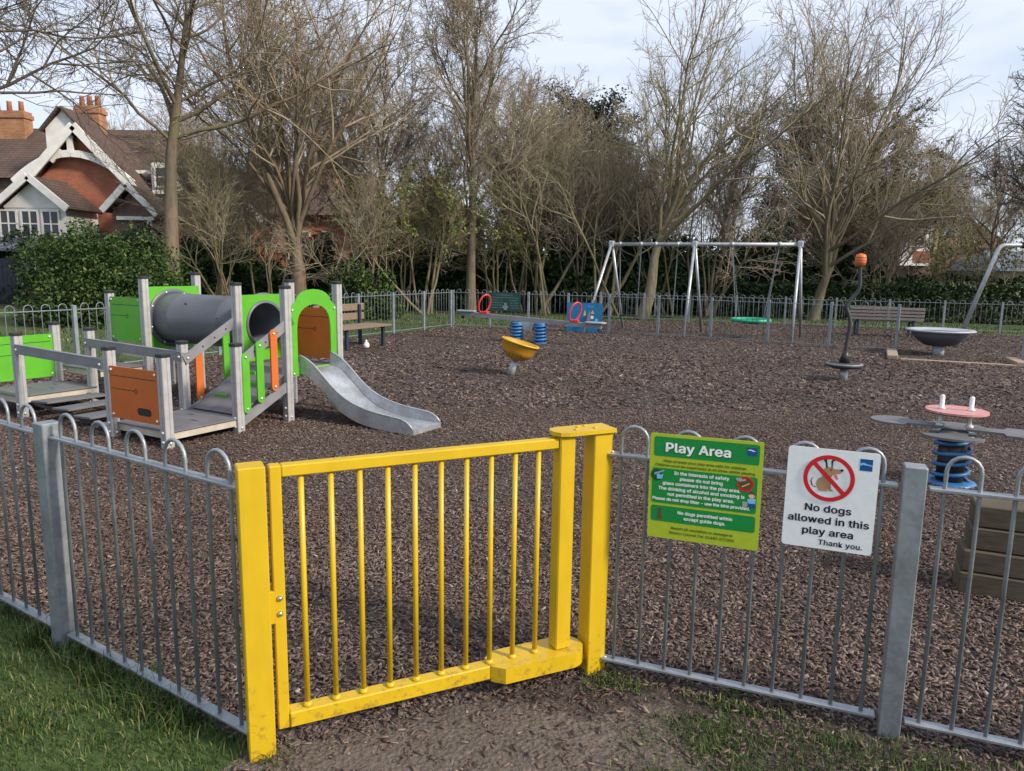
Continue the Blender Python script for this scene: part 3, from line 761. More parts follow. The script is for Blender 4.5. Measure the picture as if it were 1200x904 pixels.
s = sign_root('no_dogs_sign', 'white No dogs allowed sign with a crossed-out cartoon dog', 0.742, 0.716, 0.036, math.radians(-0.2))
MB().prism(rrect(0, 0, 0.312, 0.386, 0.012), -0.003, 0).build('sign_board', 'sign_white', s)
C = (0.146, 0.276)
dogp = [('dog_tail', [(0.094, 0.243), (0.088, 0.262), (0.093, 0.274), (0.089, 0.272), (0.084, 0.260), (0.089, 0.243), (0.100, 0.236), (0.106, 0.238)], 'ink_brown'),
        ('dog_body', circ(0.128, 0.252, 0.024, 20, 0.027), 'ink_tan'),
        ('dog_neck', [(0.120, 0.268), (0.146, 0.262), (0.158, 0.290), (0.128, 0.300)], 'ink_tan'),
        ('dog_leg', [(0.144, 0.262), (0.154, 0.262), (0.157, 0.236), (0.164, 0.232), (0.163, 0.228), (0.148, 0.228), (0.146, 0.240)], 'ink_tan'),
        ('dog_paw', [(0.112, 0.232), (0.142, 0.232), (0.146, 0.226), (0.116, 0.226)], 'ink_tan'),
        ('dog_head', circ(0.146, 0.303, 0.021, 20, 0.016, 0.15), 'ink_tan'),
        ('dog_muzzle', [(0.152, 0.312), (0.180, 0.314), (0.190, 0.308), (0.184, 0.298), (0.158, 0.293)], 'ink_tan'),
        ('dog_nose', circ(0.188, 0.311, 0.0055, 10, 0.0045), 'ink_black'),
        ('dog_tongue', [(0.160, 0.293), (0.172, 0.293), (0.178, 0.276), (0.172, 0.272), (0.166, 0.282)], 'ink_pink'),
        ('dog_ear', [(0.134, 0.314), (0.140, 0.316), (0.134, 0.346), (0.140, 0.350), (0.130, 0.353), (0.124, 0.344), (0.130, 0.336)], 'ink_black'),
        ('dog_ear', [(0.152, 0.318), (0.156, 0.318), (0.156, 0.342), (0.166, 0.346), (0.153, 0.349), (0.150, 0.338)], 'ink_black'),
        ('dog_eye', circ(0.152, 0.309, 0.003, 8), 'ink_black')]
for i, (nm, pl, m_) in enumerate(dogp): flat(nm, pl, 0.0005 + 0.0002 * i, m_, s)
MB().ringprism(circ(*C, 0.088, 48), circ(*C, 0.073, 48), 0.0032, 0.0036).build('red_ring', 'ink_red', s)
a = math.radians(135); dx, dy = math.cos(a), math.sin(a); wv = 0.0078
MB().prism([(C[0] + dx * 0.0745 - dy * wv, C[1] + dy * 0.0745 + dx * wv), (C[0] + dx * 0.0745 + dy * wv, C[1] + dy * 0.0745 - dx * wv), (C[0] - dx * 0.0745 + dy * wv, C[1] - dy * 0.0745 - dx * wv), (C[0] - dx * 0.0745 - dy * wv, C[1] - dy * 0.0745 + dx * wv)], 0.0030, 0.0034).build('red_bar', 'ink_red', s)
flat('emblem', [(0.246, 0.318), (0.288, 0.318), (0.288, 0.362), (0.246, 0.362)], 0.0006, 'ink_blue', s)
flat('emblem_wave', [(0.246, 0.345), (0.258, 0.349), (0.270, 0.344), (0.288, 0.340), (0.288, 0.336), (0.272, 0.339), (0.256, 0.340), (0.246, 0.336)], 0.0011, 'ink_sky', s)
text('No dogs', 0.046, 0.152, 0.158, 0.0006, 'ink_black', s, bold=0.0014, sx=1.10)
text('allowed in this', 0.046, 0.156, 0.113, 0.0006, 'ink_black', s, bold=0.0014, sx=1.10)
text('play area', 0.046, 0.158, 0.068, 0.0006, 'ink_black', s, bold=0.0014, sx=1.10)
text('Thank you.', 0.034, 0.205, 0.027, 0.0006, 'ink_black', s, bold=0.0008, sx=1.06)

# ------------------------------------------------------------------ toddler climbing unit (local x along its front, y away)
U = thing('climbing_unit', 'toddler climbing unit with grey tunnel, lime and orange panels and a steel slide', 'play equipment', (-3.23, 6.78, 0), math.radians(-30))
POSTM = {}
capm = MB().box(-0.050, -0.050, 0, 0.050, 0.050, 0.040, 0.008).mesh('post_cap', 'black_plastic')
boltU = {}
for ax, M in (('y', Matrix.Rotation(PI / 2, 4, 'X')), ('x', Matrix.Rotation(PI / 2, 4, 'Y')), ('-x', Matrix.Rotation(-PI / 2, 4, 'Y'))):
    boltU[ax] = MB().lathe([(0.016, 0), (0.015, 0.007), (0.009, 0.012), (0, 0.014)], 10, M=M).mesh('bolt', 'bolt_cap')
def upost(x, y, h):
    if h not in POSTM:
        w = 0.044; g = 0.008; d = 0.006
        ring = []
        for cx, cy, ex, ey in ((-w, -w, 1, 0), (w, -w, 0, 1), (w, w, -1, 0), (-w, w, 0, -1)):
            nx, ny = -ey, ex                    # inward
            L = 2 * w
            for tt, ins in ((0.005, 0), (L / 2 - g, 0), (L / 2 - g * .6, d), (L / 2 + g * .6, d), (L / 2 + g, 0), (L - 0.005, 0)):
                ring.append((cx + ex * tt + nx * ins, cy + ey * tt + ny * ins))
        POSTM[h] = MB().prism(ring, -0.02, h).mesh('post', 'aluminium_post')
    p = obj('post', POSTM[h], U, (x, y, 0))
    obj('post_cap', capm, p, (0, 0, h - 0.004))
    obj('bolt', boltU['x'], p, (0.044, 0.0, 0.06)); obj('bolt', boltU['y'], p, (0.0, -0.044, 0.07)); obj('bolt', boltU['y'], p, (0.0, -0.044, 0.16))
    return p
for x, y, h in ((0, 0, 0.87), (-0.84, 0, 0.88), (-0.85, 0.82, 0.87), (0, 0.82, 0.90), (-2.53, 0, 0.92), (-2.56, 0.82, 0.92), (-3.28, 0, 0.92), (-3.30, 0.82, 0.95),
                (0, 1.50, 1.47), (-0.78, 1.50, 1.485), (-0.80, 2.32, 1.51), (0, 2.30, 1.51), (-2.48, 1.50, 1.525), (-2.60, 2.35, 1.565), (-3.21, 1.50, 1.325), (-3.25, 2.35, 1.325)):
    upost(x, y, h)
def deck(x0, y0, x1, y1, z):
    d = MB().box(x0, y0, z - 0.014, x1, y1, z, 0.002).build('deck', 'grey_panel', U)
    MB().box(x0 + 0.02, y0 + 0.02, z - 0.085, x1 - 0.02, y1 - 0.02, z - 0.016).build('deck_frame', 'aluminium_edge', d)
    e = MB()
    for kx, ky in ((0.35, 0.4), (0.62, 0.55), (0.3, 0.75)):
        e.box(x0 + (x1 - x0) * kx, y0 + (y1 - y0) * ky, z - 0.001, x0 + (x1 - x0) * kx + 0.09, y0 + (y1 - y0) * ky + 0.02, z + 0.001)
    e.build('deck_slot', 'engraving', d)
deck(-0.83, 0.01, 0.03, 0.84, 0.165)
deck(-3.32, -0.04, -2.50, 0.84, 0.255)
deck(-3.28, 0.88, -2.5, 1.46, 0.44)
deck(-3.2, 1.54, -2.5, 2.33, 0.60)
deck(-0.76, 1.52, -0.01, 2.30, 0.575)
# sloping stepping slats between the two low decks
for k in range(4):
    x = -2.27 + k * 0.39
    st = MB().box(-0.155, 0.05, -0.012, 0.155, 0.77, 0.012, 0.003).build('step_slat', 'grey_panel', U, (x, 0.0, 0.200 - 0.040 * k))
    st.rotation_euler = (random.uniform(-.04, .04), random.uniform(-.06, .0), 0)
MB().bar((-2.5, 0.1, 0.17), (-0.86, 0.1, 0.035), 0.04, 0.04).bar((-2.5, 0.72, 0.17), (-0.86, 0.72, 0.035), 0.04, 0.04).build('bridge_beam', 'black_plastic', U)
# hand rails: aluminium channel
def rail(y, z0, z1, x0, x1, name='hand_rail'):
    b = MB(); b.bar((x0, y, z0), (x1, y, z1), 0.040, 0.095); b.bar((x0 + .01, y, z0 + 0.052), (x1 - .01, y, z1 + 0.052), 0.046, 0.010)
    b.bar((x0 + .01, y, z0 - 0.020), (x1 - .01, y, z1 - 0.020), 0.044, 0.012)
    r = b.build(name, 'grey_rail', U)
    for xx, zz in ((x0 + 0.04, z0), (x1 - 0.04, z1)): obj('bolt', boltU['y'], r, (xx, y - 0.021, zz))
rail(-0.03, 0.775, 0.735, -2.49, -0.885)
rail(0.79, 0.775, 0.735, -2.60, -0.80)
# ramp up to the tower
rp = MB().bar((-0.39, 0.86, 0.172), (-0.39, 1.52, 0.565), 0.74, 0.014, (0, -0.5, 0.85)).build('ramp', 'grey_panel', U)
for kk, x in ((0.3, -0.55), (0.62, -0.25), (0.85, -0.5)):
    MB().bar((x - 0.09, 0.86 + 0.66 * kk, 0.187 + 0.393 * kk), (x + 0.09, 0.86 + 0.66 * kk, 0.187 + 0.393 * kk), 0.035, 0.03).build('foot_cleat', 'lime_panel', rp)
def side(xx, zo, out):
    s_ = MB().bar((xx, 0.80, 0.09 + zo), (xx, 1.56, 0.44 + zo), 0.022, 0.10).build('stringer', 'grey_rail', U)
    r = MB().bar((xx, 0.80, 0.70), (xx, 1.58, 1.13), 0.022, 0.105).build('ramp_rail', 'grey_rail', U)
    for yy, zz in ((0.84, 0.72), (1.54, 1.11)): obj('bolt', boltU['x'], r, (xx + 0.012, yy, zz))
    h_ = MB()
    for f in (0.3, 0.5, 0.7): h_.lathe([(0.011, 0), (0.011, 0.0135)], 8, (xx, 0.80 + .78 * f, 0.70 + 0.43 * f), Matrix.Rotation(PI / 2, 4, 'Y'))
    h_.build('rail_hole', 'engraving', r)
side(-0.80, 0.02, -1)
side(0.012, 0.0, 1)
def slat(x, y, z0, z1, mat):
    w = 0.045
    poly = [(w * math.cos(a), z1 - w + w * math.sin(a)) for a in np.linspace(0, PI, 8)] + [(w * math.cos(a), z0 + w + w * math.sin(a)) for a in np.linspace(PI, 2 * PI, 8)]
    M = Matrix(((0, 0, 1, 0), (1, 0, 0, 0), (0, 1, 0, 0), (0, 0, 0, 1)))
    r = MB().prism(poly, -0.010, 0.010, M).build('slat', mat, U, (x, y, 0))
    for z in (z0 + w, z1 - w): obj('bolt', boltU['x'], r, (0.010, 0, z))
for y, z0, z1, m_ in ((0.895, 0.20, 0.83, 'lime_panel'), (1.08, 0.285, 0.935, 'lime_panel'), (1.275, 0.385, 1.045, 'orange_panel')): slat(0.045, y, z0, z1, m_)
for y, z0, z1, m_ in ((1.0, 0.22, 0.80, 'orange_panel'), (1.37, 0.30, 1.0, 'lime_panel')): slat(-0.825, y, z0, z1, m_)
# flat panels; M_x maps (along y, z), M_y maps (along x, z)
MX = lambda x: Matrix(((0, 0, 1, x), (1, 0, 0, 0), (0, 1, 0, 0), (0, 0, 0, 1)))
MY = lambda y: Matrix(((1, 0, 0, 0), (0, 0, -1, y), (0, 1, 0, 0), (0, 0, 0, 1)))
def panel(M, a0, z0, a1, z1, mat, lines=True, slot=False, t=0.008):
    p = MB().prism(rrect(a0, z0, a1, z1, 0.015, 3), -t, t, M).build('panel', mat, U)
    if lines:
        e = MB(); w = a1 - a0; h = z1 - z0
        e.prism([(a0 + .02, z1 - h * .17), (a1 - .03, z1 - h * .17), (a1 - .03, z1 - h * .17 - .007), (a0 + .02, z1 - h * .17 - .007)], -t - .001, t + .001, M)
        e.prism([(a0 + .02, z1 - h * .42), (a0 + w * .52, z1 - h * .42), (a0 + w * .52, z1 - h * .42 - .007), (a0 + .02, z1 - h * .42 - .007)], -t - .001, t + .001, M)
        e.ringprism(circ(a0 + w * .55, z1 - h * .43, 0.024, 14), circ(a0 + w * .55, z1 - h * .43, 0.016, 14), -t - .001, t + .001, M)
        if slot: e.prism(rrect(a0 + w * .56, z0 + h * .13, a0 + w * .84, z0 + h * .27, 0.033, 6), -t - .002, t + .002, M)
        e.build('engraved_line', 'engraving', p)
    for a_, z_ in ((a0 + .035, z0 + .035), (a1 - .035, z0 + .035), (a0 + .035, z1 - .035), (a1 - .035, z1 - .035)):
        q = M @ Vector((a_, z_, t)); obj('bolt', boltU['x' if M[0][2] else 'y'], p, q)
    return p
panel(MY(-0.03), -0.795, 0.225, -0.045, 0.735, 'orange_panel', True, True)
panel(MX(-3.28), 0.045, 0.32, 0.775, 0.845, 'lime_panel')
panel(MY(1.48), -3.165, 0.73, -2.525, 1.285, 'lime_panel')
panel(MY(2.30), -0.755, 0.62, -0.045, 1.22, 'orange_panel')
def holed(xx, y0, y1, z0, z1, cy, cz, r, mat):
    angs = sorted(set(list(np.linspace(-PI, PI, 36, endpoint=False)) + [math.atan2(zz - cz, yy - cy) for yy in (y0, y1) for zz in (z0, z1)]))
    inner = [(cy + r * math.cos(a), cz + r * math.sin(a)) for a in angs]; outer = []
    for a in angs:
        c, s_ = math.cos(a), math.sin(a)
        t = min([(y1 - cy) / c if c > 1e-9 else 1e9, (y0 - cy) / c if c < -1e-9 else 1e9, (z1 - cz) / s_ if s_ > 1e-9 else 1e9, (z0 - cz) / s_ if s_ < -1e-9 else 1e9])
        outer.append((cy + c * t, cz + s_ * t))
    return MB().ringprism(outer, inner, -0.008, 0.008, MX(xx)).build('panel', mat, U)
TY, TZ = 1.91, 1.02
p1 = holed(-0.79, 1.545, 2.275, 0.60, 1.375, TY, TZ, 0.262, 'lime_panel')
p2 = holed(-2.50, 1.545, 2.305, 0.62, 1.425, TY, TZ, 0.30, 'lime_panel')
RY = Matrix.Rotation(PI / 2, 4, 'Y')
tn = MB().lathe([(0.315, -2.49), (0.322, -2.2), (0.323, -2.19), (0.318, -2.18), (0.318, -1.30), (0.323, -1.29), (0.322, -1.28), (0.315, -0.80), (0.295, -0.80), (0.298, -1.64), (0.295, -2.49), (0.315, -2.49)], 40, (0, TY, TZ), RY, cap=False).build('tunnel', 'tunnel_plastic', U)
for x in (-2.484, -0.806):
    fl_ = MB().lathe([(0.31, -0.008), (0.372, -0.008), (0.376, 0), (0.372, 0.008), (0.31, 0.008), (0.31, -0.008)], 40, (x, TY, TZ), RY, cap=False).build('tunnel_flange', 'tunnel_plastic', tn)
    for k in range(8):
        a = k * PI / 4 + .3; obj('bolt', boltU['x'], fl_, (x + 0.008, TY + 0.345 * math.cos(a), TZ + 0.345 * math.sin(a)))
obj('tunnel_rim', MB().lathe([(0.255, -0.770), (0.285, -0.770), (0.285, -0.7815), (0.255, -0.7815), (0.255, -0.770)], 36, (0, TY, TZ), RY, cap=False).mesh('tunnel_rim', 'tunnel_plastic'), tn)
tb = MB()
for x, z, r_ in ((-1.9, TZ + .2, .025), (-1.25, TZ + .05, .022)): tb.lathe([(r_, 0), (0, .001)], 10, (x, TY - math.sqrt(.3195 ** 2 - (z - TZ) ** 2), z), Matrix.Rotation(PI / 2, 4, 'X'))
tb.build('tunnel_mark', 'engraving', tn)
# arch panel over the slide
def arch(cx, hw, z0, zs, rise, n=16):
    return [(cx - hw, z0), (cx - hw, zs)] + [(cx - hw * math.cos(a), zs + rise * math.sin(a)) for a in np.linspace(0, PI, n)[1:-1]] + [(cx + hw, zs), (cx + hw, z0)]
oa = [(1.545, 0.50), (1.545, 1.26), (1.60, 1.30)] + [(1.90 - 0.27 * math.cos(a), 1.315 + 0.145 * math.sin(a)) for a in np.linspace(0.1, PI - 0.1, 11)] + [(2.20, 1.30), (2.255, 1.26), (2.255, 0.50)]
ia = [(1.64, 0.585), (1.64, 1.02), (1.645, 1.06)] + [(1.90 - 0.25 * math.cos(a), 1.09 + 0.20 * math.sin(a)) for a in np.linspace(0.1, PI - 0.1, 11)] + [(2.155, 1.06), (2.16, 1.02), (2.16, 0.585)]
ap = MB().ringprism(oa[::-1], ia[::-1], -0.008, 0.008, MX(0.015)).build('arch_panel', 'lime_panel', U)
for y, z in ((1.575, 1.235), (2.225, 1.235), (1.575, .53), (2.225, .53)): obj('bolt', boltU['x'], ap, (0.024, y, z))
# slide: bed and two sheet sides with rolled tops
sx = [0.02, 0.14, 0.26, 0.40, 0.55, 0.72, 0.92, 1.15, 1.40, 1.60]
bz = [0.575, 0.565, 0.50, 0.37, 0.245, 0.155, 0.10, 0.075, 0.07, 0.065]
tz_ = [0.73, 0.70, 0.625, 0.50, 0.375, 0.285, 0.225, 0.19, 0.175, 0.085]
def interp(xs, zs, n):
    xx = np.linspace(xs[0], xs[-1], n); return xx, np.interp(xx, xs, zs)
n = 33
xx = np.linspace(sx[0], sx[-1], n)
def sm(zs):
    z = np.interp(xx, sx, zs)
    for _ in range(4): z[1:-1] = (z[:-2] + 2 * z[1:-1] + z[2:]) / 4
    return z
zb_, zt_ = sm(bz), sm(tz_); zt_[-5:] = [0.172, 0.165, 0.150, 0.122, 0.075]
zlow = np.maximum(zb_ - 0.055, 0.012)
SL0, SL1 = 1.665, 2.145
sl = thing_parent = None
b = MB(); b.add([(x, y, z) for x, z in zip(xx, zb_) for y in (SL0, SL1)], [(2 * i, 2 * i + 2, 2 * i + 3, 2 * i + 1) for i in range(n - 1)], True)
b.add([(x, y, z - 0.004) for x, z in zip(xx, zb_) for y in (SL0, SL1)], [(2 * i, 2 * i + 1, 2 * i + 3, 2 * i + 2) for i in range(n - 1)], True)
b.bar((1.60, SL0, 0.04), (1.60, SL1, 0.04), 0.02, 0.055)
slide = b.build('slide', 'stainless', U)
for y in (SL0, SL1):
    m = MB(); w = 0.004
    m.add([(x, y + dy, z) for x, z0, z1 in zip(xx, zlow, zt_) for dy, z in ((-w, z0), (-w, z1), (w, z1), (w, z0))],
          [(4 * i + a, 4 * i + 4 + a, 4 * i + 4 + (a + 1) % 4, 4 * i + (a + 1) % 4) for i in range(n - 1) for a in range(4)] + [(0, 1, 2, 3), (4 * n - 1, 4 * n - 2, 4 * n - 3, 4 * n - 4)], False)
    m.build('slide_side', 'stainless', slide)
    MB().tube([(x, y, z) for x, z in zip(xx, zt_)], 0.011, 8).build('rolled_edge', 'galvanised_pale', slide)
MB().bar((0.9, 1.90, 0.0), (0.9, 1.90, 0.07), 0.05, 0.05, (1, 0, 0)).build('slide_foot', 'galvanised', slide)

# ------------------------------------------------------------------ rocker on a spring (right foreground)
rk = thing('spring_rocker', 'four-seat spring rocker with pink round table and blue coil', 'play equipment', (3.69, 6.03, 0), math.radians(-33))
sp = MB()
pts = [(0.132 * math.cos(a), 0.132 * math.sin(a), 0.03 + 0.37 * a / (2 * PI * 4.2)) for a in np.linspace(0, 2 * PI * 4.2, 100)]
sp.tube(pts, 0.016, 8).build('coil_spring', 'blue_paint', rk)
MB().lathe([(0.105, 0.0), (0.105, 0.42)], 24).build('spring_core', 'black_plastic', rk)
MB().lathe([(0.2, 0.0), (0.2, 0.02), (0.17, 0.03)], 24).build('base_ring', 'blue_paint', rk)
def paddle(L0, L1, L2, w0, w1, n=8):
    p = [(L0, -w0), (L1, -w0), (L1 + 0.02, -w1)] + [(L2 - w1 + w1 * math.cos(a), w1 * math.sin(a)) for a in np.linspace(-PI / 2, PI / 2, n)] + [(L1 + 0.02, w1), (L1, w0), (L0, w0)]
    return p
for ang, z in ((0, 0.482), (PI, 0.482), (-PI / 2, 0.445), (PI / 2, 0.445)):
    if abs(math.sin(ang)) < .5: pl = paddle(0.08, 0.34, 0.64, 0.085, 0.18)
    else: pl = [(0.05, -0.10), (0.22, -0.10), (0.24, -0.22)] + [(0.26 + 0.14 * math.cos(a), 0.22 * math.sin(a)) for a in np.linspace(-PI / 2, PI / 2, 9)] + [(0.24, 0.22), (0.22, 0.10), (0.05, 0.10)]
    MB().prism(pl, z - 0.009, z + 0.009, Matrix.Rotation(ang, 4, 'Z')).build('seat', 'grey_panel', rk)
MB().lathe([(0.17, 0.415), (0.17, 0.434)], 24).build('mount_plate', 'galvanised', rk)
MB().prism(circ(0, 0, 0.232, 36), 0.612, 0.628).build('table_top', 'pink_panel', rk)
MB().prism(circ(0, 0, 0.234, 36), 0.606, 0.6115).build('table_edge', 'black_plastic', rk)
for k, (x, y) in enumerate(((-0.11, -0.02), (0.10, 0.02))):
    MB().lathe([(0.016, 0.495), (0.016, 0.605)], 10, (x, y - .03, 0)).lathe([(0.03, 0.492), (0.03, 0.512)], 10, (x, y - .03, 0)).build('support', 'white_plastic', rk)
    MB().lathe([(0.030, 0.629), (0.028, 0.642), (0.018, 0.650), (0.018, 0.735), (0.015, 0.745), (0.0, 0.75)], 14, (x, y, 0)).build('handle', 'white_plastic', rk)

# ------------------------------------------------------------------ tilted spinner bowl
cp = thing('spinner_bowl', 'small yellow bowl spinner tilted on a grey post', 'play equipment', (-0.03, 11.88, 0), 0)
tl = Matrix.Rotation(math.radians(16), 4, 'Y')
MB().tube([(0, 0, -0.02), (0.035, 0, 0.12), (0.07, 0, 0.27)], [0.062, 0.058, 0.05], 14).build('post', 'galvanised_pale', cp)
prof = [(0.05, -0.02), (0.13, 0.0), (0.22, 0.055), (0.272, 0.14), (0.29, 0.25), (0.312, 0.262), (0.318, 0.275), (0.308, 0.286), (0.282, 0.28), (0.262, 0.16), (0.21, 0.075), (0.12, 0.028), (0.0, 0.02)]
bw = MB().lathe(prof, 32, (0.08, 0, 0.27), tl).build('bowl', 'yellow_bowl', cp)
MB().lathe([(0.296, 0.262), (0.320, 0.266), (0.322, 0.279), (0.308, 0.290), (0.284, 0.285)], 32, (0.08, 0, 0.27), tl, cap=False).build('rim', 'yellow_paint', cp)
hl = MB()
for k in range(9):
    a = -PI / 2 + (k - 4) * 0.28
    hl.lathe([(0.012, 0), (0.010, 0.003), (0, 0.004)], 8, Vector((0.08, 0, 0.27)) + tl @ Vector((0.243 * math.cos(a), 0.243 * math.sin(a), 0.085)), Matrix.Rotation(a + PI / 2, 4, 'Z') @ Matrix.Rotation(PI / 2, 4, 'X'))
hl.build('drain_hole', 'engraving', bw)
obj('bolt', boltU['y'], cp, (0.055, -0.055, 0.16))

# ------------------------------------------------------------------ seesaw on two blue springs
e0 = Vector((-1.25, 17.75, 0.62)); e1 = Vector((1.97, 16.45, 0.45)); dv = e1 - e0
ss = thing('seesaw', 'long grey seesaw with red hoop handles on blue springs', 'play equipment', (0.36, 17.1, 0), math.atan2(dv.y, dv.x))
HL = Vector((dv.x, dv.y)).length / 2; sl_ = (0.62 - 0.45) / (2 * HL)
zc = lambda x: 0.535 - sl_ * x
MB().bar((-HL, 0, zc(-HL)), (HL, 0, zc(HL)), 0.10, 0.10).build('beam', 'grey_rail', ss)
for sg in (-1, 1):
    x0 = sg * (HL - 0.20)
    st = MB().prism(rrect(-0.24, -0.13, 0.24, 0.13, 0.10, 5), 0, 0.022).build('seat', 'pale_grey_plastic', ss, (x0 + sg * .06, 0, zc(x0) + 0.062))
    xh = sg * (HL - 0.62)
    hp = [(xh + 0.05 * math.sin(a) + 0.085 * math.cos(a), 0.13 * math.cos(a), zc(xh) + 0.27 + 0.215 * math.sin(a)) for a in np.linspace(0, 2 * PI, 24, endpoint=False)]
    hd = MB().tube(hp, 0.022, 8, closed=True).build('handle', 'red_paint', ss)
    MB().box(xh - 0.09, -0.06, zc(xh) + 0.045, xh + 0.09, 0.06, zc(xh) + 0.10, 0.01).build('handle_clamp', 'red_paint', hd)
    MB().tube([(sg * (HL - .05), 0, zc(sg * HL) - 0.05), (sg * (HL - .05), 0, zc(sg * HL) - 0.12)], 0.04, 10).build('bump_stop', 'black_plastic', ss)
for sg in (-1, 1):
    pts = [(sg * 0.29 + 0.14 * math.cos(a), 0.14 * math.sin(a), 0.03 + 0.40 * a / (2 * PI * 5.2)) for a in np.linspace(0, 2 * PI * 5.2, 84)]
    cs = MB().tube(pts, 0.026, 7).build('coil_spring', 'blue_paint', ss)
    MB().lathe([(0.16, 0.0), (0.16, 0.03)], 20, (sg * 0.29, 0, 0)).lathe([(0.15, 0.42), (0.15, 0.47)], 20, (sg * .29, 0, 0)).lathe([(0.10, .03), (.10, .42)], 16, (sg * .29, 0, 0)).build('spring_plate', 'blue_paint', cs)
MB().prism([(-0.17, 0.49), (0.17, 0.49), (0.10, 0.30), (-0.10, 0.30)], -0.05, 0.05, Matrix(((1, 0, 0, 0), (0, 0, 1, 0), (0, 1, 0, 0), (0, 0, 0, 1)))).build('centre_bracket', 'galvanised_pale', ss)

# ------------------------------------------------------------------ bent pole spinner
sp = thing('pole_spinner', 'bent dark pole spinner with round foot disc and orange head', 'play equipment', (5.36, 11.86, 0))
MB().lathe([(0.065, -0.02), (0.062, 0.20)], 16).build('post', 'galvanised_pale', sp)
MB().lathe([(0.0, 0.205), (0.20, 0.205), (0.265, 0.225), (0.285, 0.25), (0.27, 0.272), (0.20, 0.285), (0.06, 0.292), (0.0, 0.292)], 32).build('foot_disc', 'disc_rubber', sp)
MB().lathe([(0.262, 0.272), (0.283, 0.255), (0.272, 0.283), (0.245, 0.284)], 32, cap=False).build('disc_rim', 'grey_rail', sp)
MB().lathe([(0.085, 0.288), (0.06, 0.40), (0.045, 0.48)], 16).build('sleeve', 'black_plastic', sp)
from mathutils import geometry
ctl = [(0.0, 0, 0.45), (0.015, 0, 0.65), (0.04, 0, 0.88), (0.01, 0.01, 1.06), (-0.035, 0.02, 1.18), (0.02, 0.02, 1.30), (0.10, 0.01, 1.40), (0.135, 0, 1.52), (0.125, 0, 1.68), (0.115, 0, 1.84)]
def smooth_path(c, n=4):
    P = [Vector(p) for p in c]; out = []
    for i in range(len(P) - 1):
        p0, p1, p2, p3 = P[max(i - 1, 0)], P[i], P[i + 1], P[min(i + 2, len(P) - 1)]
        for k in range(n):
            t = k / n; out.append(0.5 * ((2 * p1) + (p2 - p0) * t + (2 * p0 - 5 * p1 + 4 * p2 - p3) * t * t + (3 * p1 - p0 - 3 * p2 + p3) * t ** 3))
    return out + [P[-1]]
MB().tube(smooth_path(ctl), 0.031, 10).build('bent_pole', 'disc_rubber', sp)
hd = MB().lathe([(0.035, 1.83), (0.075, 1.85), (0.085, 1.90), (0.085, 1.96), (0.07, 2.01), (0.0, 2.03)], 16, (0.115, 0, 0)).build('head', 'orange_light', sp)
hb = MB()
for z in (1.885, 1.925, 1.965): hb.lathe([(0.087, z - .006), (0.087, z + .006)], 16, (0.115, 0, 0), cap=False)
hb.build('head_groove', 'brown_timber', hd)

# ------------------------------------------------------------------ wide dish spinner, timber edging
ds = thing('dish_spinner', 'wide shallow grey dish spinner on a short post', 'play equipment', (9.15, 15.85, 0))
MB().lathe([(0.12, -0.02), (0.12, 0.22)], 16).build('post', 'pale_grey_plastic', ds)
db = MB().lathe([(0.10, 0.18), (0.30, 0.22), (0.48, 0.36), (0.56, 0.50)], 40).build('dish', 'dark_bowl', ds)
MB().lathe([(0.555, 0.49), (0.66, 0.515), (0.672, 0.53), (0.655, 0.548), (0.55, 0.545), (0.42, 0.47), (0.2, 0.41), (0.0, 0.40)], 40, cap=False).build('dish_lining', 'pale_grey_plastic', ds)
def timber(name, label, a, b, w, h, mat, group=None):
    a = Vector((*a, 0)); b = Vector((*b, 0)); L = (b - a).length
    m = MB().box(0, -w / 2, -0.01, L, w / 2, h, 0.012).mesh(name, mat)
    o = obj(name, m, None, (a.x, a.y, 0)); o.rotation_euler = (0, 0, math.atan2(b.y - a.y, b.x - a.x)); tag(o, label, 'edging', group); return o
timber('timber_edging', 'long low timber edging board across the opening in front of the dish spinner', (7.75, 14.72), (9.55, 13.92), 0.10, 0.045, 'pale_timber')
timber('timber_edging', 'short timber edging block at the end post of the swing fence', (7.62, 14.75), (8.25, 16.05), 0.20, 0.10, 'pale_timber')
timber('timber_edging', 'short timber edging block at the right edge of the frame beside a fence post', (9.62, 13.85), (9.95, 14.7), 0.20, 0.10, 'pale_timber')

# ------------------------------------------------------------------ swings
T2 = Vector((4.72, 19.67, 2.38)); bd = Vector((0.915, -0.40, 0)); cd = Vector((0.40, 0.915, 0))
T1 = T2 - bd * 2.24; T3 = T2 + bd * 2.58
sf = thing('swing_set', 'long grey steel swing frame on three pairs of slanted legs', 'swing', (T2.x, T2.y, 0), math.atan2(bd.y, bd.x))
MB().tube([(-2.24, 0, 2.38), (2.58, 0, 2.38)], 0.048, 12).build('top_bar', 'galvanised_pale', sf)
for x, sf_, k in ((-2.24, -1.0, 0), (0, -0.95, 0), (2.58, -0.95, 0)):
    for y in (sf_, 1.05):
        lx = x + ((-0.42 if x < -1 else 0) if y < 0 else 0.12)
        MB().tube([(x, y * 0.05, 2.36), (lx, y, 0.0)], 0.038, 10).build('leg', 'galvanised_pale', sf)
    MB().box(x - 0.07, -0.09, 2.30, x + 0.07, 0.09, 2.47, 0.02).build('head_bracket', 'galvanised_pale', sf)
collar = MB().lathe([(0.062, -0.035), (0.066, 0), (0.062, 0.035)], 12, M=RY).mesh('collar', 'galvanised_pale')
hang = [(-2.0, -1.42), (-1.02, -0.44)]
for a_, b_ in hang:
    for x in (a_, b_): obj('collar', collar, sf, (x, 0, 2.38))
for x in (0.95, 2.1): obj('collar', collar, sf, (x, 0, 2.38))
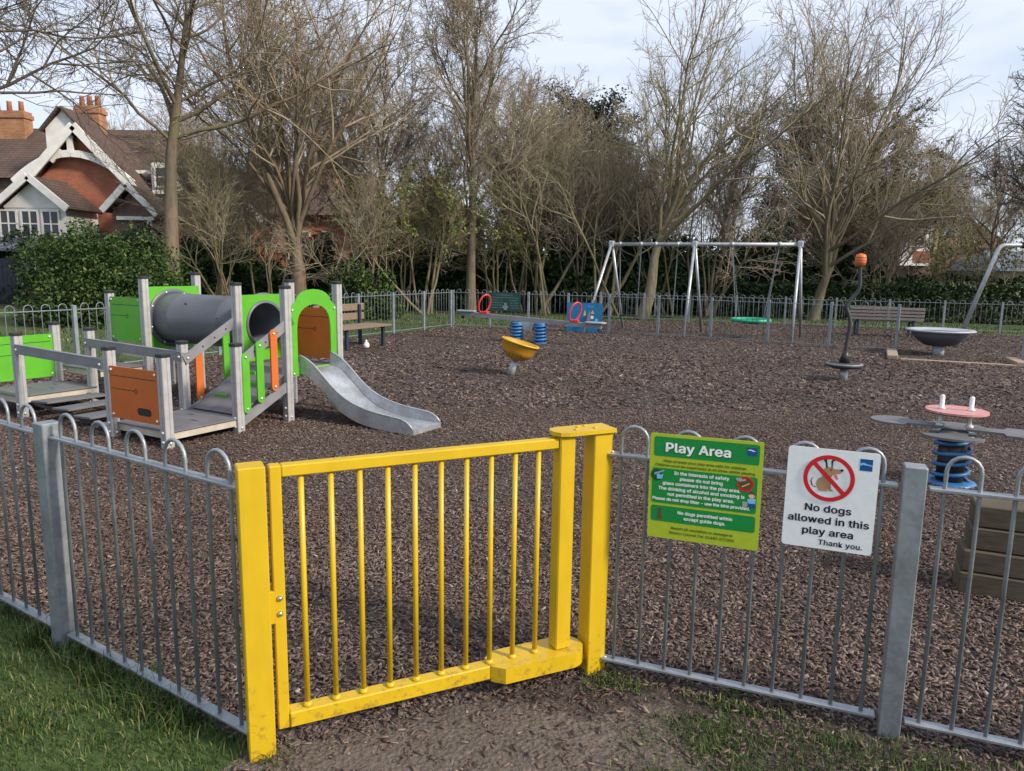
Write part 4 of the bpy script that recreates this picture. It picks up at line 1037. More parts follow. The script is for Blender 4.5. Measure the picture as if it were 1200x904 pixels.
def chain(x, z0, z1, dx=0.0, dy=0.0, x1=None):
    m = MB(); nl = int((z1 - z0) / 0.045)
    for k in range(nl):
        f = (k + .5) / nl
        c_ = Vector((x + dx * (1 - f), dy * (1 - f), z0 + (z1 - z0) * f)); h = 0.030
        w = 0.009
        m.tube([c_ + Vector((w if k % 2 else 0, 0 if k % 2 else w, -h)), c_ + Vector((w if k % 2 else 0, 0 if k % 2 else w, h))], 0.005, 4, False)
        m.tube([c_ - Vector((w if k % 2 else 0, 0 if k % 2 else w, -h)), c_ - Vector((w if k % 2 else 0, 0 if k % 2 else w, h))], 0.005, 4, False)
    return m
for (a_, b_), lab in zip(hang, ('flat black swing seat nearer the left end of the swing frame', 'flat black swing seat nearer the middle legs of the swing frame')):
    cx = (a_ + b_) / 2; p = T2 + bd * cx
    sw = thing('flat_swing', lab, 'swing seat', (p.x, p.y, 0.46), math.atan2(bd.y, bd.x), 'swing seats')
    MB().box(-0.235, -0.08, -0.02, 0.235, 0.08, 0.02, 0.012).build('seat', 'black_plastic', sw)
    for x in (a_ - cx, b_ - cx): chain(x, 0.02, 1.89, (0.24 if x > 0 else -0.24) - x, 0).build('chain', 'galvanised', sw)
p = T2 + bd * 1.52
ns = thing('basket_swing', 'round green rimmed basket swing in the right half of the frame', 'swing seat', (p.x, p.y, 0.47), math.atan2(bd.y, bd.x), 'swing seats')
MB().tube([(0.47 * math.cos(a), 0.47 * math.sin(a), 0) for a in np.linspace(0, 2 * PI, 32, endpoint=False)], 0.045, 10, closed=True).build('rim', 'seat_green', ns)
nb = MB()
for k in range(-4, 5):
    w = math.sqrt(max(0.01, 0.45 ** 2 - (k * .1) ** 2))
    for s0 in (0, 1):
        pts = [((t * w, k * .1) if s0 else (k * .1, t * w)) for t in np.linspace(-1, 1, 7)]
        nb.tube([(x, y, -0.09 * (1 - (x * x + y * y) / .2)) for x, y in pts], 0.012, 5)
nb.build('net', 'black_plastic', ns)
for sx_ in (-1, 1):
    for sy_ in (-1, 1):
        chain(sx_ * 0.575, 0.05, 1.88, sx_ * (0.33 - 0.575), sy_ * 0.33).build('chain', 'galvanised', ns)

# cantilever swing at the right edge
rs = thing('swing_set', 'grey swing frame with one slanted leg at the right edge of view', 'swing', (10.5, 17.5, 0))
MB().tube([(0, 0, 0), (0.74, 0, 2.28), (0.79, 0, 2.36), (0.88, 0, 2.395), (1.2, 0, 2.40), (4.4, 0, 2.40), (4.50, 0, 2.37), (4.56, 0, 2.28), (5.3, 0, 0)], 0.05, 12).build('bent_tube', 'galvanised_pale', rs)
for x in (1.33, 3.4): MB().lathe([(0.075, -0.05), (0.075, 0.05)], 12, (x, 0, 2.40), RY).build('swivel', 'black_plastic', rs)

# ------------------------------------------------------------------ panels on the far fence
fd = (Vector((*MIDC, 0)) - Vector((*CORNER, 0))); fL = fd.length; fd.normalize()
def fence_panel(name, label, cat, s0, w, z0, z1, mat):
    p = Vector((*CORNER, 0)) + fd * s0; nn = Vector((fd.y, -fd.x, 0))
    r = thing(name, label, cat)
    M = Matrix(((fd.x, 0, nn.x, p.x + nn.x * .06), (fd.y, 0, nn.y, p.y + nn.y * .06), (0, 1, 0, z0), (0, 0, 0, 1)))
    r.matrix_world = M
    MB().prism(rrect(0, 0, w, z1 - z0, 0.03, 3), -0.008, 0.008).build('board', mat, r)
    return r
nb_ = fence_panel('notice_board', 'dark green notice board with a bear drawing and text lines on the back fence', 'sign', 1.12, 0.93, 0.50, 1.02, 'notice_green')
text('PLAYGROUND RULES', 0.055, 0.46, 0.45, 0.009, 'notice_ink', nb_)
ln = MB()
for r_ in range(5):
    y = 0.37 - r_ * 0.07; x = 0.07
    while x < 0.86:
        w = random.uniform(0.02, 0.075)
        if not (0.40 < x < 0.60 and r_ > 0): ln.box(x, y, 0.0085, min(x + w, .87), y + 0.012, 0.0095)
        x += w + 0.02
ln.build('print_line', 'notice_ink', nb_)
lg = MB()
for pl in (circ(0.49, 0.19, 0.035, 14), circ(0.49, 0.11, 0.055, 16, 0.075), circ(0.46, 0.225, 0.014, 8), circ(0.52, 0.225, 0.014, 8), circ(.43, .12, .02, 8, .04), circ(.55, .12, .02, 8, .04)): lg.prism(pl, 0.0085, 0.0096)
lg.build('picture', 'notice_ink', nb_)
bp = fence_panel('activity_board', 'bright blue play panel with yellow and white shapes on the back fence', 'play equipment', 3.38, 0.98, 0.02, 0.80, 'blue_panel')
text('Shapes', 0.06, 0.66, 0.69, 0.0095, 'ink_sky', bp)
flat('shape', [(0.66, 0.50), (0.76, 0.50), (0.71, 0.59)], 0.0095, 'ink_yellow', bp)
flat('shape', circ(0.70, 0.40, 0.045, 16), 0.0095, 'ink_white', bp)
flat('shape', [(0.58, 0.30), (0.66, 0.30), (0.66, 0.36), (0.58, 0.36)], 0.0095, 'ink_pink', bp)
flat('shape', circ(0.82, 0.33, 0.04, 16), 0.0095, 'ink_sky', bp)
flat('shape', [(0.46, 0.44), (0.50, 0.60), (0.54, 0.44)], 0.0095, 'ink_yellow', bp)

# ------------------------------------------------------------------ benches, sleeper stack, bag
bn = thing('park_bench', 'weathered slatted park bench seen from behind the fence by the dish spinner', 'bench', (10.05, 20.0, 0), math.radians(-16), 'park benches')
slm = MB().box(-0.92, -0.02, -0.035, 0.92, 0.02, 0.035, 0.006).mesh('slat', 'bench_timber')
for z in (0.50, 0.59, 0.68, 0.77): obj('slat', slm, bn, (0, -0.02 - (z - .5) * .12, z))
stm = MB().box(-0.92, -0.05, -0.018, 0.92, 0.05, 0.018, 0.005).mesh('seat_slat', 'bench_timber')
for y in (0.08, 0.20, 0.32, 0.44): obj('seat_slat', stm, bn, (0, y, 0.44))
for x in (-0.68, 0.68):
    MB().bar((x, 0.02, 0), (x, 0.02, 0.48), 0.05, 0.05, (0, 1, 0)).bar((x, 0.02, 0.48), (x, -0.03, 0.80), 0.05, 0.04, (0, 1, 0)).bar((x, 0.46, 0), (x, 0.46, 0.42), 0.05, 0.05, (0, 1, 0)).bar((x, 0.0, 0.405), (x, 0.48, 0.405), 0.05, 0.03).build('leg', 'dark_board', bn)
b2 = thing('park_bench', 'brown timber bench end beside the left fence just behind the slide', 'bench', (-3.63, 15.7, 0), math.atan2(0.89, 0.46), 'park benches')
for z in (0.62, 0.82): MB().box(-0.8, 0.0, -0.075, 0.8, 0.045, 0.075, 0.008).build('back_board', 'brown_timber', b2, (0, 0.04, z))
for y in (-0.10, -0.28, -0.46, -0.64): MB().box(-0.8, -0.08, -0.02, 0.8, 0.08, 0.02, 0.006).build('seat_board', 'brown_timber', b2, (0, y, 0.45))
for x in (-0.6, 0.6): MB().bar((x, -0.62, 0), (x, -0.62, 0.43), 0.06, 0.06, (0, 1, 0)).bar((x, 0.0, 0), (x, 0.02, 0.88), 0.06, 0.06, (0, 1, 0)).bar((x, -.66, .415), (x, .0, .415), .05, .03).build('leg', 'dark_board', b2)
bg_ = MB().lathe([(0.02, 0.0), (0.075, 0.02), (0.085, 0.08), (0.06, 0.14), (0.02, 0.18), (0.03, 0.21), (0.0, 0.22)], 12)
o = bg_.build('carrier_bag', 'white_plastic', None, (-3.05, 15.35, 0.015)); o.scale = (.8,) * 3; tag(o, 'small white knotted bag on the bark by the brown bench', 'bag')
# sleeper stack
mat_wood('dark_timber', (0.032, 0.026, 0.016), (0.105, 0.084, 0.052), (0.10, 0.095, 0.06, 1))
ts = thing('sleeper_stack', 'stack of four weathered timber sleepers behind the fence at the right', 'timber stack', (2.49, 3.86, 0), math.radians(-24))
for k, (dx, dy) in enumerate(((-0.015, -0.02), (-0.01, -0.015), (0.02, 0.0), (0.03, 0.005))):
    slp = MB().box(0, 0, 0, 1.25, 0.20, 0.122, 0.008).build('sleeper', 'dark_timber', ts, (dx, dy, 0.012 + k * 0.126)); slp.rotation_euler = (0, 0, random.uniform(-.006, .006))

# ------------------------------------------------------------------ trees
def normd(v): return v / np.maximum(np.linalg.norm(v, axis=-1, keepdims=True), 1e-9)
def grow(starts, dirs, L, K, rng, upw=0.1, wob=0.12, upv=None):
    n = len(starts); P = np.zeros((n, K, 3)); P[:, 0] = starts; d = normd(dirs)
    for k in range(1, K):
        d = normd(d + rng.normal(0, wob, (n, 3)) + np.array((0, 0, 1.0)) * upw)
        P[:, k] = P[:, k - 1] + d * (L / (K - 1))[:, None]
    return P
def radii(r0, r1, K): 
    t = np.linspace(0, 1, K)[None]; return r0[:, None] * (1 - t) + r1[:, None] * t
def kids(P, R, L, npc, rng, tmin, tmax, ang, ratio, K, upw, wob, rr, rmin, shape=0.6, angsd=0.2):
    n, KK = P.shape[:2]; m = n * npc; i = np.repeat(np.arange(n), npc)
    t = np.tile((np.arange(npc) + 0.5) / npc, n) + rng.uniform(-.5, .5, m) / npc; t = tmin + (tmax - tmin) * np.clip(t, 0, 1)
    f = t * (KK - 1); k = np.minimum(f.astype(int), KK - 2); w = (f - k)[:, None]
    st = P[i, k] * (1 - w) + P[i, k + 1] * w; tg = normd(P[i, k + 1] - P[i, k]); rp = R[i, k] * (1 - w[:, 0]) + R[i, k + 1] * w[:, 0]
    q = rng.normal(0, 1, (m, 3)); az = np.tile(np.arange(npc) * 2.4, n) + np.repeat(rng.rand(n) * 6.28, npc) + rng.normal(0, .4, m)
    a = np.cross(tg, np.array((0.31, 0.17, 0.93))); a = normd(a + 1e-6); b = np.cross(tg, a)
    pr = a * np.cos(az)[:, None] + b * np.sin(az)[:, None]
    g = np.clip(rng.normal(ang, angsd, m), 0.15, 1.6)[:, None]
    d = tg * np.cos(g) + pr * np.sin(g)
    Lc = L[i] * ratio * (1 - shape * (t - tmin) / max(1e-3, (1 - tmin))) * rng.uniform(0.65, 1.25, m)
    Pc = grow(st, d, Lc, K, rng, upw, wob)
    Rc = radii(np.maximum(np.minimum(rp * 0.8, rr * Lc), rmin), np.full(m, rmin), K)
    return Pc, Rc, Lc
def tubes(sets):
    Vs = []; Fs = []; o = 0
    for P, R, S in sets:
        n, K = P.shape[:2]
        T = np.empty_like(P); T[:, 1:-1] = P[:, 2:] - P[:, :-2]; T[:, 0] = P[:, 1] - P[:, 0]; T[:, -1] = P[:, -1] - P[:, -2]; T = normd(T)
        ref = np.where(np.abs(T[:, :1, 2:3]) < 0.8, np.array((0, 0, 1.0)), np.array((1.0, 0, 0)))
        A = normd(np.cross(T, ref)); B = np.cross(T, A)
        an = np.arange(S) * 2 * PI / S
        V = P[:, :, None] + R[:, :, None, None] * (A[:, :, None] * np.cos(an)[None, None, :, None] + B[:, :, None] * np.sin(an)[None, None, :, None])
        Vs.append(V.reshape(-1, 3))
        base = (np.arange(n)[:, None, None] * K + np.arange(K - 1)[None, :, None]) * S + o
        k = np.arange(S)[None, None]; k2 = (k + 1) % S
        Fs.append(np.stack([base + k, base + k2, base + S + k2, base + S + k], -1).reshape(-1, 4))
        o += n * K * S
    return np.concatenate(Vs), [np.concatenate(Fs)]
def leafquads(C, size, rng, droop=0.0):
    n = len(C); a = normd(rng.normal(0, 1, (n, 3))); b = normd(np.cross(a, rng.normal(0, 1, (n, 3))))
    s = (size * rng.uniform(.6, 1.4, n))[:, None]
    V = np.stack([C - a * s, C + b * s * .5, C + a * s, C - b * s * .5], 1).reshape(-1, 3)
    return V, [np.arange(n)[:, None] * 4 + np.array([[0, 1, 2, 3]])]
def tree_meshes(seed, h, r, lean=(0, 0), trunk_t=0.28, limbs=12, l2=9, l3=8, l4=6, ang1=0.6, up1=0.10, up2=0.05, len1=0.55, twig=0.007, forkz=None, bark='bark_grey', wob=0.06, leaf=None, leafn=0, leafs=0.03, ratio2=0.5, ratio3=0.42, ratio4=0.5, shape=0.55, upt=0.12, tl=0.6, w1=0.13, rr1=0.0125):
    rng = np.random.RandomState(seed)
    K0 = 12
    P0 = grow(np.zeros((1, 3)), np.array([[lean[0], lean[1], 1.0]]), np.array([h * tl]), K0, rng, upt, wob)
    R0_ = radii(np.array([r]), np.array([r * 0.22]), K0); R0_[:, 0] *= 1.3; R0_[:, 1] *= 1.06
    L0 = np.array([h])
    P1, R1, L1 = kids(P0, R0_, L0, limbs, rng, trunk_t / tl, 1.0, ang1, len1, 11, up1, w1, rr1, twig * 1.5, shape)
    P2, R2, L2 = kids(P1, R1, L1, l2, rng, 0.26, 1.0, 0.62, ratio2, 7, up2, 0.15, 0.013, twig * 1.3, 0.5)
    P3, R3, L3 = kids(P2, R2, L2, l3, rng, 0.15, 1.0, 0.65, ratio3, 5, up2, 0.16, 0.011, twig, 0.4, 0.3)
    sets = [(P2, R2, 4), (P3, R3, 3)]
    tips = P3
    if l4:
        P4, R4, L4 = kids(P3, R3, L3, l4, rng, 0.15, 1.0, 0.65, ratio4, 3, up2 * .8, 0.2, 0.010, twig * .8, 0.3, 0.35)
        sets.append((P4, R4, 3)); tips = P4
    tm = mesh_np('trunk', *tubes([(P0, R0_, 12), (P1, R1, 7)]), bark, True)
    cm = mesh_np('crown', *tubes(sets), bark + '_twig', True)
    lm = None
    if leaf:
        T = tips[:, -2:].reshape(-1, 3); T = T[rng.randint(0, len(T), leafn)] + rng.normal(0, .05, (leafn, 3))
        lm = mesh_np('foliage', *leafquads(T, leafs, rng), leaf)
    return tm, cm, lm
def tree(name, label, loc, meshes, rot=0.0, scale=1.0, group=None, cat='tree'):
    t = thing(name, label, cat, (loc[0], loc[1], -0.02), rot, group)
    if scale != 1.0: t.scale = (scale,) * 3 if not hasattr(scale, '__len__') else scale
    obj('trunk', meshes[0], t); obj('crown', meshes[1], t)
    if meshes[2]: obj('foliage', meshes[2], t)
    return t
# the big bare trees, left to right
TR = 'bare trees around the play area'
tree('bare_tree', 'big spreading bare tree with a leaning trunk beside the gabled brick house', (-10.0, 21.8), tree_meshes(101, 12.5, 0.26, (-0.10, 0), 0.40, 18, 10, 8, 5, 0.85, 0.03, 0.01, 0.54, 0.0062, bark='bark_grey', wob=0.04, tl=0.70, rr1=0.0095, w1=0.16, leaf='catkins', leafn=5000, leafs=0.03), 0, 1, TR)
tree('bare_tree', 'dark bare tree at the left edge with branches crossing the brick house', (-12.5, 16.4), tree_meshes(102, 11.5, 0.19, (-0.03, 0), 0.20, 19, 12, 8, 5, 1.05, 0.02, 0.0, 0.62, 0.0075, bark='bark_dark', tl=0.75, rr1=0.009, w1=0.16), 0.7, 1, TR)
tree('bare_tree', 'brown bare tree forking low into many upright limbs behind the slide arch', (-7.0, 24.5), tree_meshes(103, 12.6, 0.30, (0.02, 0), 0.15, 17, 11, 8, 5, 0.42, 0.10, 0.04, 0.76, 0.0062, bark='bark_brown', leaf='catkins', leafn=15000, leafs=0.024, shape=0.2, tl=0.30, rr1=0.011), 0.3, 1, TR)
tree('bare_tree', 'tall slender grey bare tree with a straight trunk at the back corner post', (-1.55, 27.0), tree_meshes(104, 12.4, 0.18, (0, 0), 0.22, 26, 11, 9, 6, 0.60, 0.08, 0.04, 0.42, 0.0065, bark='bark_grey', wob=0.02, shape=0.45, tl=0.82), 1.0, 1, TR)
tree('bare_tree', 'pale trunked bare tree leaning right behind the left half of the swings', (4.4, 25.5), tree_meshes(105, 10.6, 0.22, (0.33, 0), 0.24, 14, 9, 8, 5, 0.50, 0.10, 0.08, 0.70, 0.0066, bark='bark_olive', wob=0.08, upt=0.04, tl=0.46, shape=0.25, w1=0.13), 0.2, 1, TR)
tree('bare_tree', 'wide fan shaped bare tree behind the right end of the swing frame', (10.7, 26.5), tree_meshes(106, 9.2, 0.21, (0.10, 0), 0.14, 18, 10, 8, 5, 0.50, 0.09, 0.07, 0.80, 0.0066, bark='bark_grey', wob=0.05, tl=0.36, shape=0.15, w1=0.12), 0, 1, TR)
tree('bare_tree', 'dark bare tree at the right edge with low spreading branches', (18.6, 25.5), tree_meshes(107, 8.2, 0.15, (0, 0), 0.15, 20, 12, 9, 6, 0.95, 0.03, 0.02, 0.62, 0.007, bark='bark_dark', tl=0.8), 0, 1, TR)
tree('bare_tree', 'thin straight bare tree between the wide tree and the swings', (7.8, 28.5), tree_meshes(108, 8.0, 0.10, (0.03, 0), 0.3, 16, 9, 8, 5, 0.6, 0.1, 0.05, 0.45, 0.0065, bark='bark_brown', tl=0.8), 0, 1, TR)
dense = tree_meshes(109, 8.4, 0.18, (0, 0), 0.18, 26, 12, 9, 6, 0.85, 0.05, 0.03, 0.44, 0.0075, bark='bark_olive', leaf='dry_leaves', leafn=9000, leafs=0.05, tl=0.8)
tree('bare_tree', 'dense round brown tree right of the wide fan shaped tree', (14.2, 29.5), dense, 0, 1, TR)
# background bare trees: three kinds, copied
kinds = [tree_meshes(201, 11.5, 0.13, (0, 0), 0.2, 18, 10, 9, 6, 0.65, 0.08, 0.05, 0.5, 0.0072, bark='bark_grey', tl=0.75),
         tree_meshes(202, 10.5, 0.12, (0.05, 0), 0.12, 19, 10, 9, 6, 0.7, 0.07, 0.05, 0.6, 0.0072, bark='bark_brown', tl=0.5, shape=0.3),
         tree_meshes(203, 12.0, 0.13, (-0.04, 0), 0.18, 18, 10, 9, 6, 0.6, 0.09, 0.06, 0.55, 0.0072, bark='bark_olive', tl=0.6, shape=0.35)]
labs = ['grey bare tree in the row behind the play area', 'brown bare tree in the row behind the play area', 'olive bare tree in the row behind the play area']
protos = [None] * 3
rng = np.random.RandomState(77)
spots = [(-5.0, 29.5), (-8.8, 29.6), (2.6, 29.8), (5.9, 30.2), (13.0, 31.8), (16.4, 32.6), (21.5, 33.5), (0.6, 33.0), (-6.9, 33.5), (14, 33.5), (17.2, 36), (1.2, 36.5), (11, 38), (-30, 38), (-22, 42), (-16.0, 38), (-12.0, 31.0), (-3.2, 34), (-0.2, 31.5), (3.8, 32), (6.4, 34), (19, 34), (23, 31), (26, 42), (30, 38)]
for i, (x, y) in enumerate(spots):
    k = i % 3; sc_ = rng.uniform(0.85, 1.05) * (0.66 if x > 2.5 else 0.9)
    if protos[k] is None:
        protos[k] = tree('bare_tree', labs[k], (x, y), kinds[k], rng.uniform(0, 6), sc_, 'bare trees in the row behind')
    else: dup(protos[k], (x, y, -0.02), rng.uniform(0, 6.2), None, (sc_,) * 3)
# twiggy multi-stem shrubs under and between the trees
def shrub_meshes(seed, h, stems, bark, leaf=None, leafn=0, leafs=0.05, spread=0.35, twig=0.0056, l2=11, l3=8, l4=4):
    rng = np.random.RandomState(seed)
    st = np.stack([rng.normal(0, .22, stems), rng.normal(0, .22, stems), np.zeros(stems)], 1)
    dr = np.stack([rng.normal(0, spread, stems), rng.normal(0, spread, stems), np.ones(stems)], 1)
    L = h * rng.uniform(.75, 1.05, stems)
    P1 = grow(st, dr, L, 9, rng, 0.06, 0.10); R1 = radii(rng.uniform(.035, .07, stems), np.full(stems, twig * 1.5), 9)
    P2, R2, L2 = kids(P1, R1, L, l2, rng, 0.40, 1.0, 0.6, 0.40, 6, 0.04, 0.14, 0.010, twig, 0.45)
    P3, R3, L3 = kids(P2, R2, L2, l3, rng, 0.15, 1, 0.6, 0.45, 4, 0.04, 0.16, 0.01, twig, 0.4)
    sets = [(P2, R2, 4), (P3, R3, 3)]; tips = P3
    if l4:
        P4, R4, _ = kids(P3, R3, L3, l4, rng, 0.2, 1, 0.6, 0.5, 3, 0.03, 0.2, 0.01, twig * .8, 0.3); sets.append((P4, R4, 3)); tips = P4
    lm = None
    if leaf:
        T = tips.reshape(-1, 3); T = T[rng.randint(0, len(T), leafn)] + rng.normal(0, .06, (leafn, 3)); lm = mesh_np('foliage', *leafquads(T, leafs, rng), leaf)
    return mesh_np('stem', *tubes([(P1, R1, 6)]), bark, True), mesh_np('twigs', *tubes(sets), bark + '_twig', True), lm
def shrub(name, label, loc, ms, rot, sc_, group):
    t = thing(name, label, 'shrub', (loc[0], loc[1], -0.02), rot, group); t.scale = (sc_,) * 3
    obj('stem', ms[0], t); obj('twigs', ms[1], t)
    if ms[2]: obj('foliage', ms[2], t)
    return t
sk = [shrub_meshes(301, 6.8, 7, 'bark_olive'), shrub_meshes(302, 6.2, 8, 'bark_grey'), shrub_meshes(303, 5.0, 6, 'bark_olive', 'young_leaves', 2200, 0.06)]
sl3 = ['tall olive twiggy shrub in the thicket behind the back fence', 'grey twiggy shrub in the thicket behind the back fence', 'twiggy shrub with fresh yellow-green leaves in the thicket behind the back fence']
sp3 = [None] * 3
for i, (x, y, k) in enumerate([(1.2, 27.2, 0), (2.6, 28.2, 1), (3.3, 27.0, 0), (0.2, 28.6, 1), (5.7, 28.2, 0), (7.0, 27.3, 1), (-0.8, 28.0, 2), (-3.0, 26.8, 2), (-4.3, 27.8, 2), (0.9, 29.6, 2), (12.6, 30.0, 0), (13.8, 28.2, 1), (-5.3, 26.5, 1), (-8.6, 26.2, 1), (-9.9, 25.4, 0), (-11.0, 27.5, 0), (2.0, 30.5, 0), (17.5, 30, 2), (20, 28.5, 2), (16.3, 32.5, 0)]):
    sc_ = rng.uniform(.85, 1.12) * (0.8 if x > 11 or x < -4 else 1)
    if sp3[k] is None: sp3[k] = shrub('twiggy_shrub', sl3[k], (x, y), sk[k], rng.uniform(0, 6), sc_, 'twiggy shrubs behind the back fence')
    else: dup(sp3[k], (x, y, -0.02), rng.uniform(0, 6), None, (sc_,) * 3)
# leafy bushes
def bush_mesh(seed, rx, ry, rz, n, size, mat, clumps=40, fill=0.35):
    rng = np.random.RandomState(seed)
    c = normd(rng.normal(0, 1, (clumps, 3))) * rng.uniform(.45, .92, (clumps, 1)); c[:, 2] = np.abs(c[:, 2]) * 0.98
    c *= np.array((rx, ry, rz)); cr_ = rng.uniform(.16, .34, clumps) * min(rx, rz) * 1.15
    ci = rng.randint(0, clumps, n); d = normd(rng.normal(0, 1, (n, 3))); rad = rng.uniform(fill, 1, n) ** 0.5
    C = c[ci] + d * (cr_[ci] * rad)[:, None]; C[:, 2] = np.maximum(C[:, 2], 0.03)
    return mesh_np('foliage', *leafquads(C, size, rng), mat)
def stems_mesh(seed, h, n, mat='bark_dark'):
    rng = np.random.RandomState(seed)
    P1 = grow(rng.normal(0, .15, (n, 3)) * np.array((1, 1, 0)), np.stack([rng.normal(0, .4, n), rng.normal(0, .4, n), np.ones(n)], 1), np.full(n, h), 6, rng, 0.05, .12)
    return mesh_np('stem', *tubes([(P1, radii(np.full(n, .05), np.full(n, .012), 6), 5)]), mat, True)
def bush(label, loc, fm, sm_, rot=0, sc_=1.0, group=None, name='bush', cat='bush'):
    t = thing(name, label, cat, (loc[0], loc[1], 0), rot, group); t.scale = (sc_,) * 3 if not hasattr(sc_, '__len__') else sc_
    obj('foliage', fm, t); obj('stem', sm_, t); return t
st_m = stems_mesh(401, 1.8, 7)
bush('big glossy green laurel bush below the brick gabled house', (-11.35, 20.5), bush_mesh(402, 2.35, 1.6, 2.9, 48000, 0.048, 'laurel_leaves', 110), st_m)
bush('lower green laurel bush at the foot of the low-forking tree', (-4.9, 24.0), bush_mesh(403, 1.5, 1.0, 1.7, 12000, 0.055, 'laurel_leaves', 40), st_m)
ek = [bush_mesh(410 + k, 2.0, 1.4, 2.9, 12000, 0.085, 'evergreen_leaves', 46) for k in range(3)]
for x_, y_, lb in ((-14.3, 24.8, 'dark shaded shrub just left of the big laurel bush'),):
    bush(lb, (x_, y_), ek[0], st_m, x_, (1.0, 1.0, 0.5), None, 'evergreen_shrub', 'shrub')
ep = None; eplab = 'dark evergreen shrub in the shaded row behind the bare trunks'
for i, x in enumerate(np.arange(-27, 19, 2.1)):
    y = 30.6 + rng.uniform(-1.2, 1.2) + (0 if x < 12 else 1.5); s_ = rng.uniform(.85, 1.15) * (0.6 if x > 13 else 1.3 if x > 2.5 else 1)
    if i < 3: bush(eplab, (x, y), ek[i % 3], st_m, rng.uniform(0, 6), s_, 'dark evergreen shrubs behind the trunks', 'evergreen_shrub', 'shrub')
    else:
        t = thing('evergreen_shrub', eplab, 'shrub', (x, y, 0), rng.uniform(0, 6), 'dark evergreen shrubs behind the trunks'); t.scale = (s_,) * 3
        obj('foliage', ek[i % 3], t); obj('stem', st_m, t)
for x in np.arange(-33, 19, 4.6):
    t = thing('evergreen_shrub', eplab, 'shrub', (x + rng.uniform(-.6, .6), 46 + rng.uniform(-1, 1), 0), rng.uniform(0, 6), 'dark evergreen shrubs behind the trunks'); s_ = (1.75, 1.4, 1.45) if x < 10 else (1.6, 1.2, 0.9); t.scale = s_
    obj('foliage', ek[int(x) % 3], t); obj('stem', st_m, t)
# clipped hedge: two lengths
def hedge_mesh(seed, L, W, H, n, size, mat):
    rng = np.random.RandomState(seed); C = np.stack([rng.uniform(-L / 2, L / 2, n), rng.uniform(-W / 2, W / 2, n), rng.uniform(0.02, H, n)], 1)
    f = rng.rand(n); C[f < .45, 2] = H; C[(f >= .45) & (f < .8), 1] = -W / 2
    C += rng.normal(0, .05, (n, 3)); C[:, 2] += .08 * np.sin(C[:, 0] * 1.7) + .05 * np.sin(C[:, 0] * 4.1)
    return mesh_np('foliage', *leafquads(C, size, rng), mat)
h1 = thing('hedge', 'long clipped dark green hedge behind the low right fence', 'hedge', (14.0, 27.0, 0), math.radians(-14))
obj('foliage', hedge_mesh(421, 15, 1.2, 1.25, 16000, 0.075, 'hedge_leaves'), h1); obj('stem', st_m, h1)
h2 = thing('hedge', 'taller rough hedge behind the clipped one at the far right', 'hedge', (18.0, 32.0, 0), math.radians(-10))
obj('foliage', hedge_mesh(422, 22, 1.6, 1.5, 16000, 0.09, 'evergreen_leaves'), h2); obj('stem', st_m, h2)
# conifers
def cedar_meshes(seed, h, r):
    rng = np.random.RandomState(seed)
    P0 = grow(np.zeros((1, 3)), np.array([[0, 0, 1.0]]), np.array([h]), 8, rng, .1, .03); R0_ = radii(np.array([r]), np.array([.05]), 8)
    C = []
    for k in range(34):
        z = h * (0.35 + 0.63 * (k / 34)); a = k * 2.4; L = (h * 0.34) * (1 - 0.45 * (z / h - .35) / .65) * rng.uniform(.7, 1.15)
        n = int(330 * L); t = rng.rand(n) ** .6; w = 0.8
        C.append(np.stack([np.cos(a) * L * t + rng.normal(0, w * .5, n), np.sin(a) * L * t + rng.normal(0, w * .5, n), z + .9 * t * t + rng.normal(0, .13, n) + .35 * np.sin(np.arange(n) * 1.7)], 1))
    C = np.concatenate(C)
    return mesh_np('trunk', *tubes([(P0, R0_, 8)]), 'bark_dark', True), mesh_np('crown', *leafquads(C, .095, rng), 'cedar_leaves'), None
cm_ = cedar_meshes(501, 13.0, .3)
tree('cedar_tree', 'dark cedar with flat layered tops behind the olive thicket', (4.3, 46), cm_, 0, (1.0, 1.0, .88), 'dark conifers')
tree('cedar_tree', 'dark ivy-like conifer top showing through the wide fan shaped tree', (16.8, 45), cm_, 1.6, (0.6, 0.6, 0.86), 'dark conifers')
tree('cedar_tree', 'dark conifer rising out of view at the top left corner', (-17.0, 22.5), cm_, 2.2, (0.34, 0.34, 1.3), 'dark conifers')

# ------------------------------------------------------------------ houses
def gable_wall(x0, x1, y, z0, ze, za, t, mat, parent, name='wall', xa=None):
    xa = (x0 + x1) / 2 if xa is None else xa
    return MB().prism([(x0, z0), (x1, z0), (x1, ze), (xa, za), (x0, ze)], 0, t, Matrix(((1, 0, 0, 0), (0, 0, 1, y), (0, 1, 0, 0), (0, 0, 0, 1)))).build(name, mat, parent)
def slope(a0, a1, y0, y1, t, mat, parent, name='roof'):
    "roof plane from eave point a0=(x,z) to ridge point a1, running y0..y1"
    (xa, za), (xb, zb) = a0, a1
    d = Vector((xb - xa, 0, zb - za)).normalized(); n = Vector((-d.z, 0, d.x)); n = n if n.z > 0 else -n
    v = [Vector((x, y, z)) + n * o for o in (0, t) for x, z in (a0, a1) for y in (y0, y1)]
    return MB().add(v, [(0, 1, 3, 2), (4, 6, 7, 5), (0, 4, 5, 1), (2, 3, 7, 6), (0, 2, 6, 4), (1, 5, 7, 3)]).build(name, mat, parent)
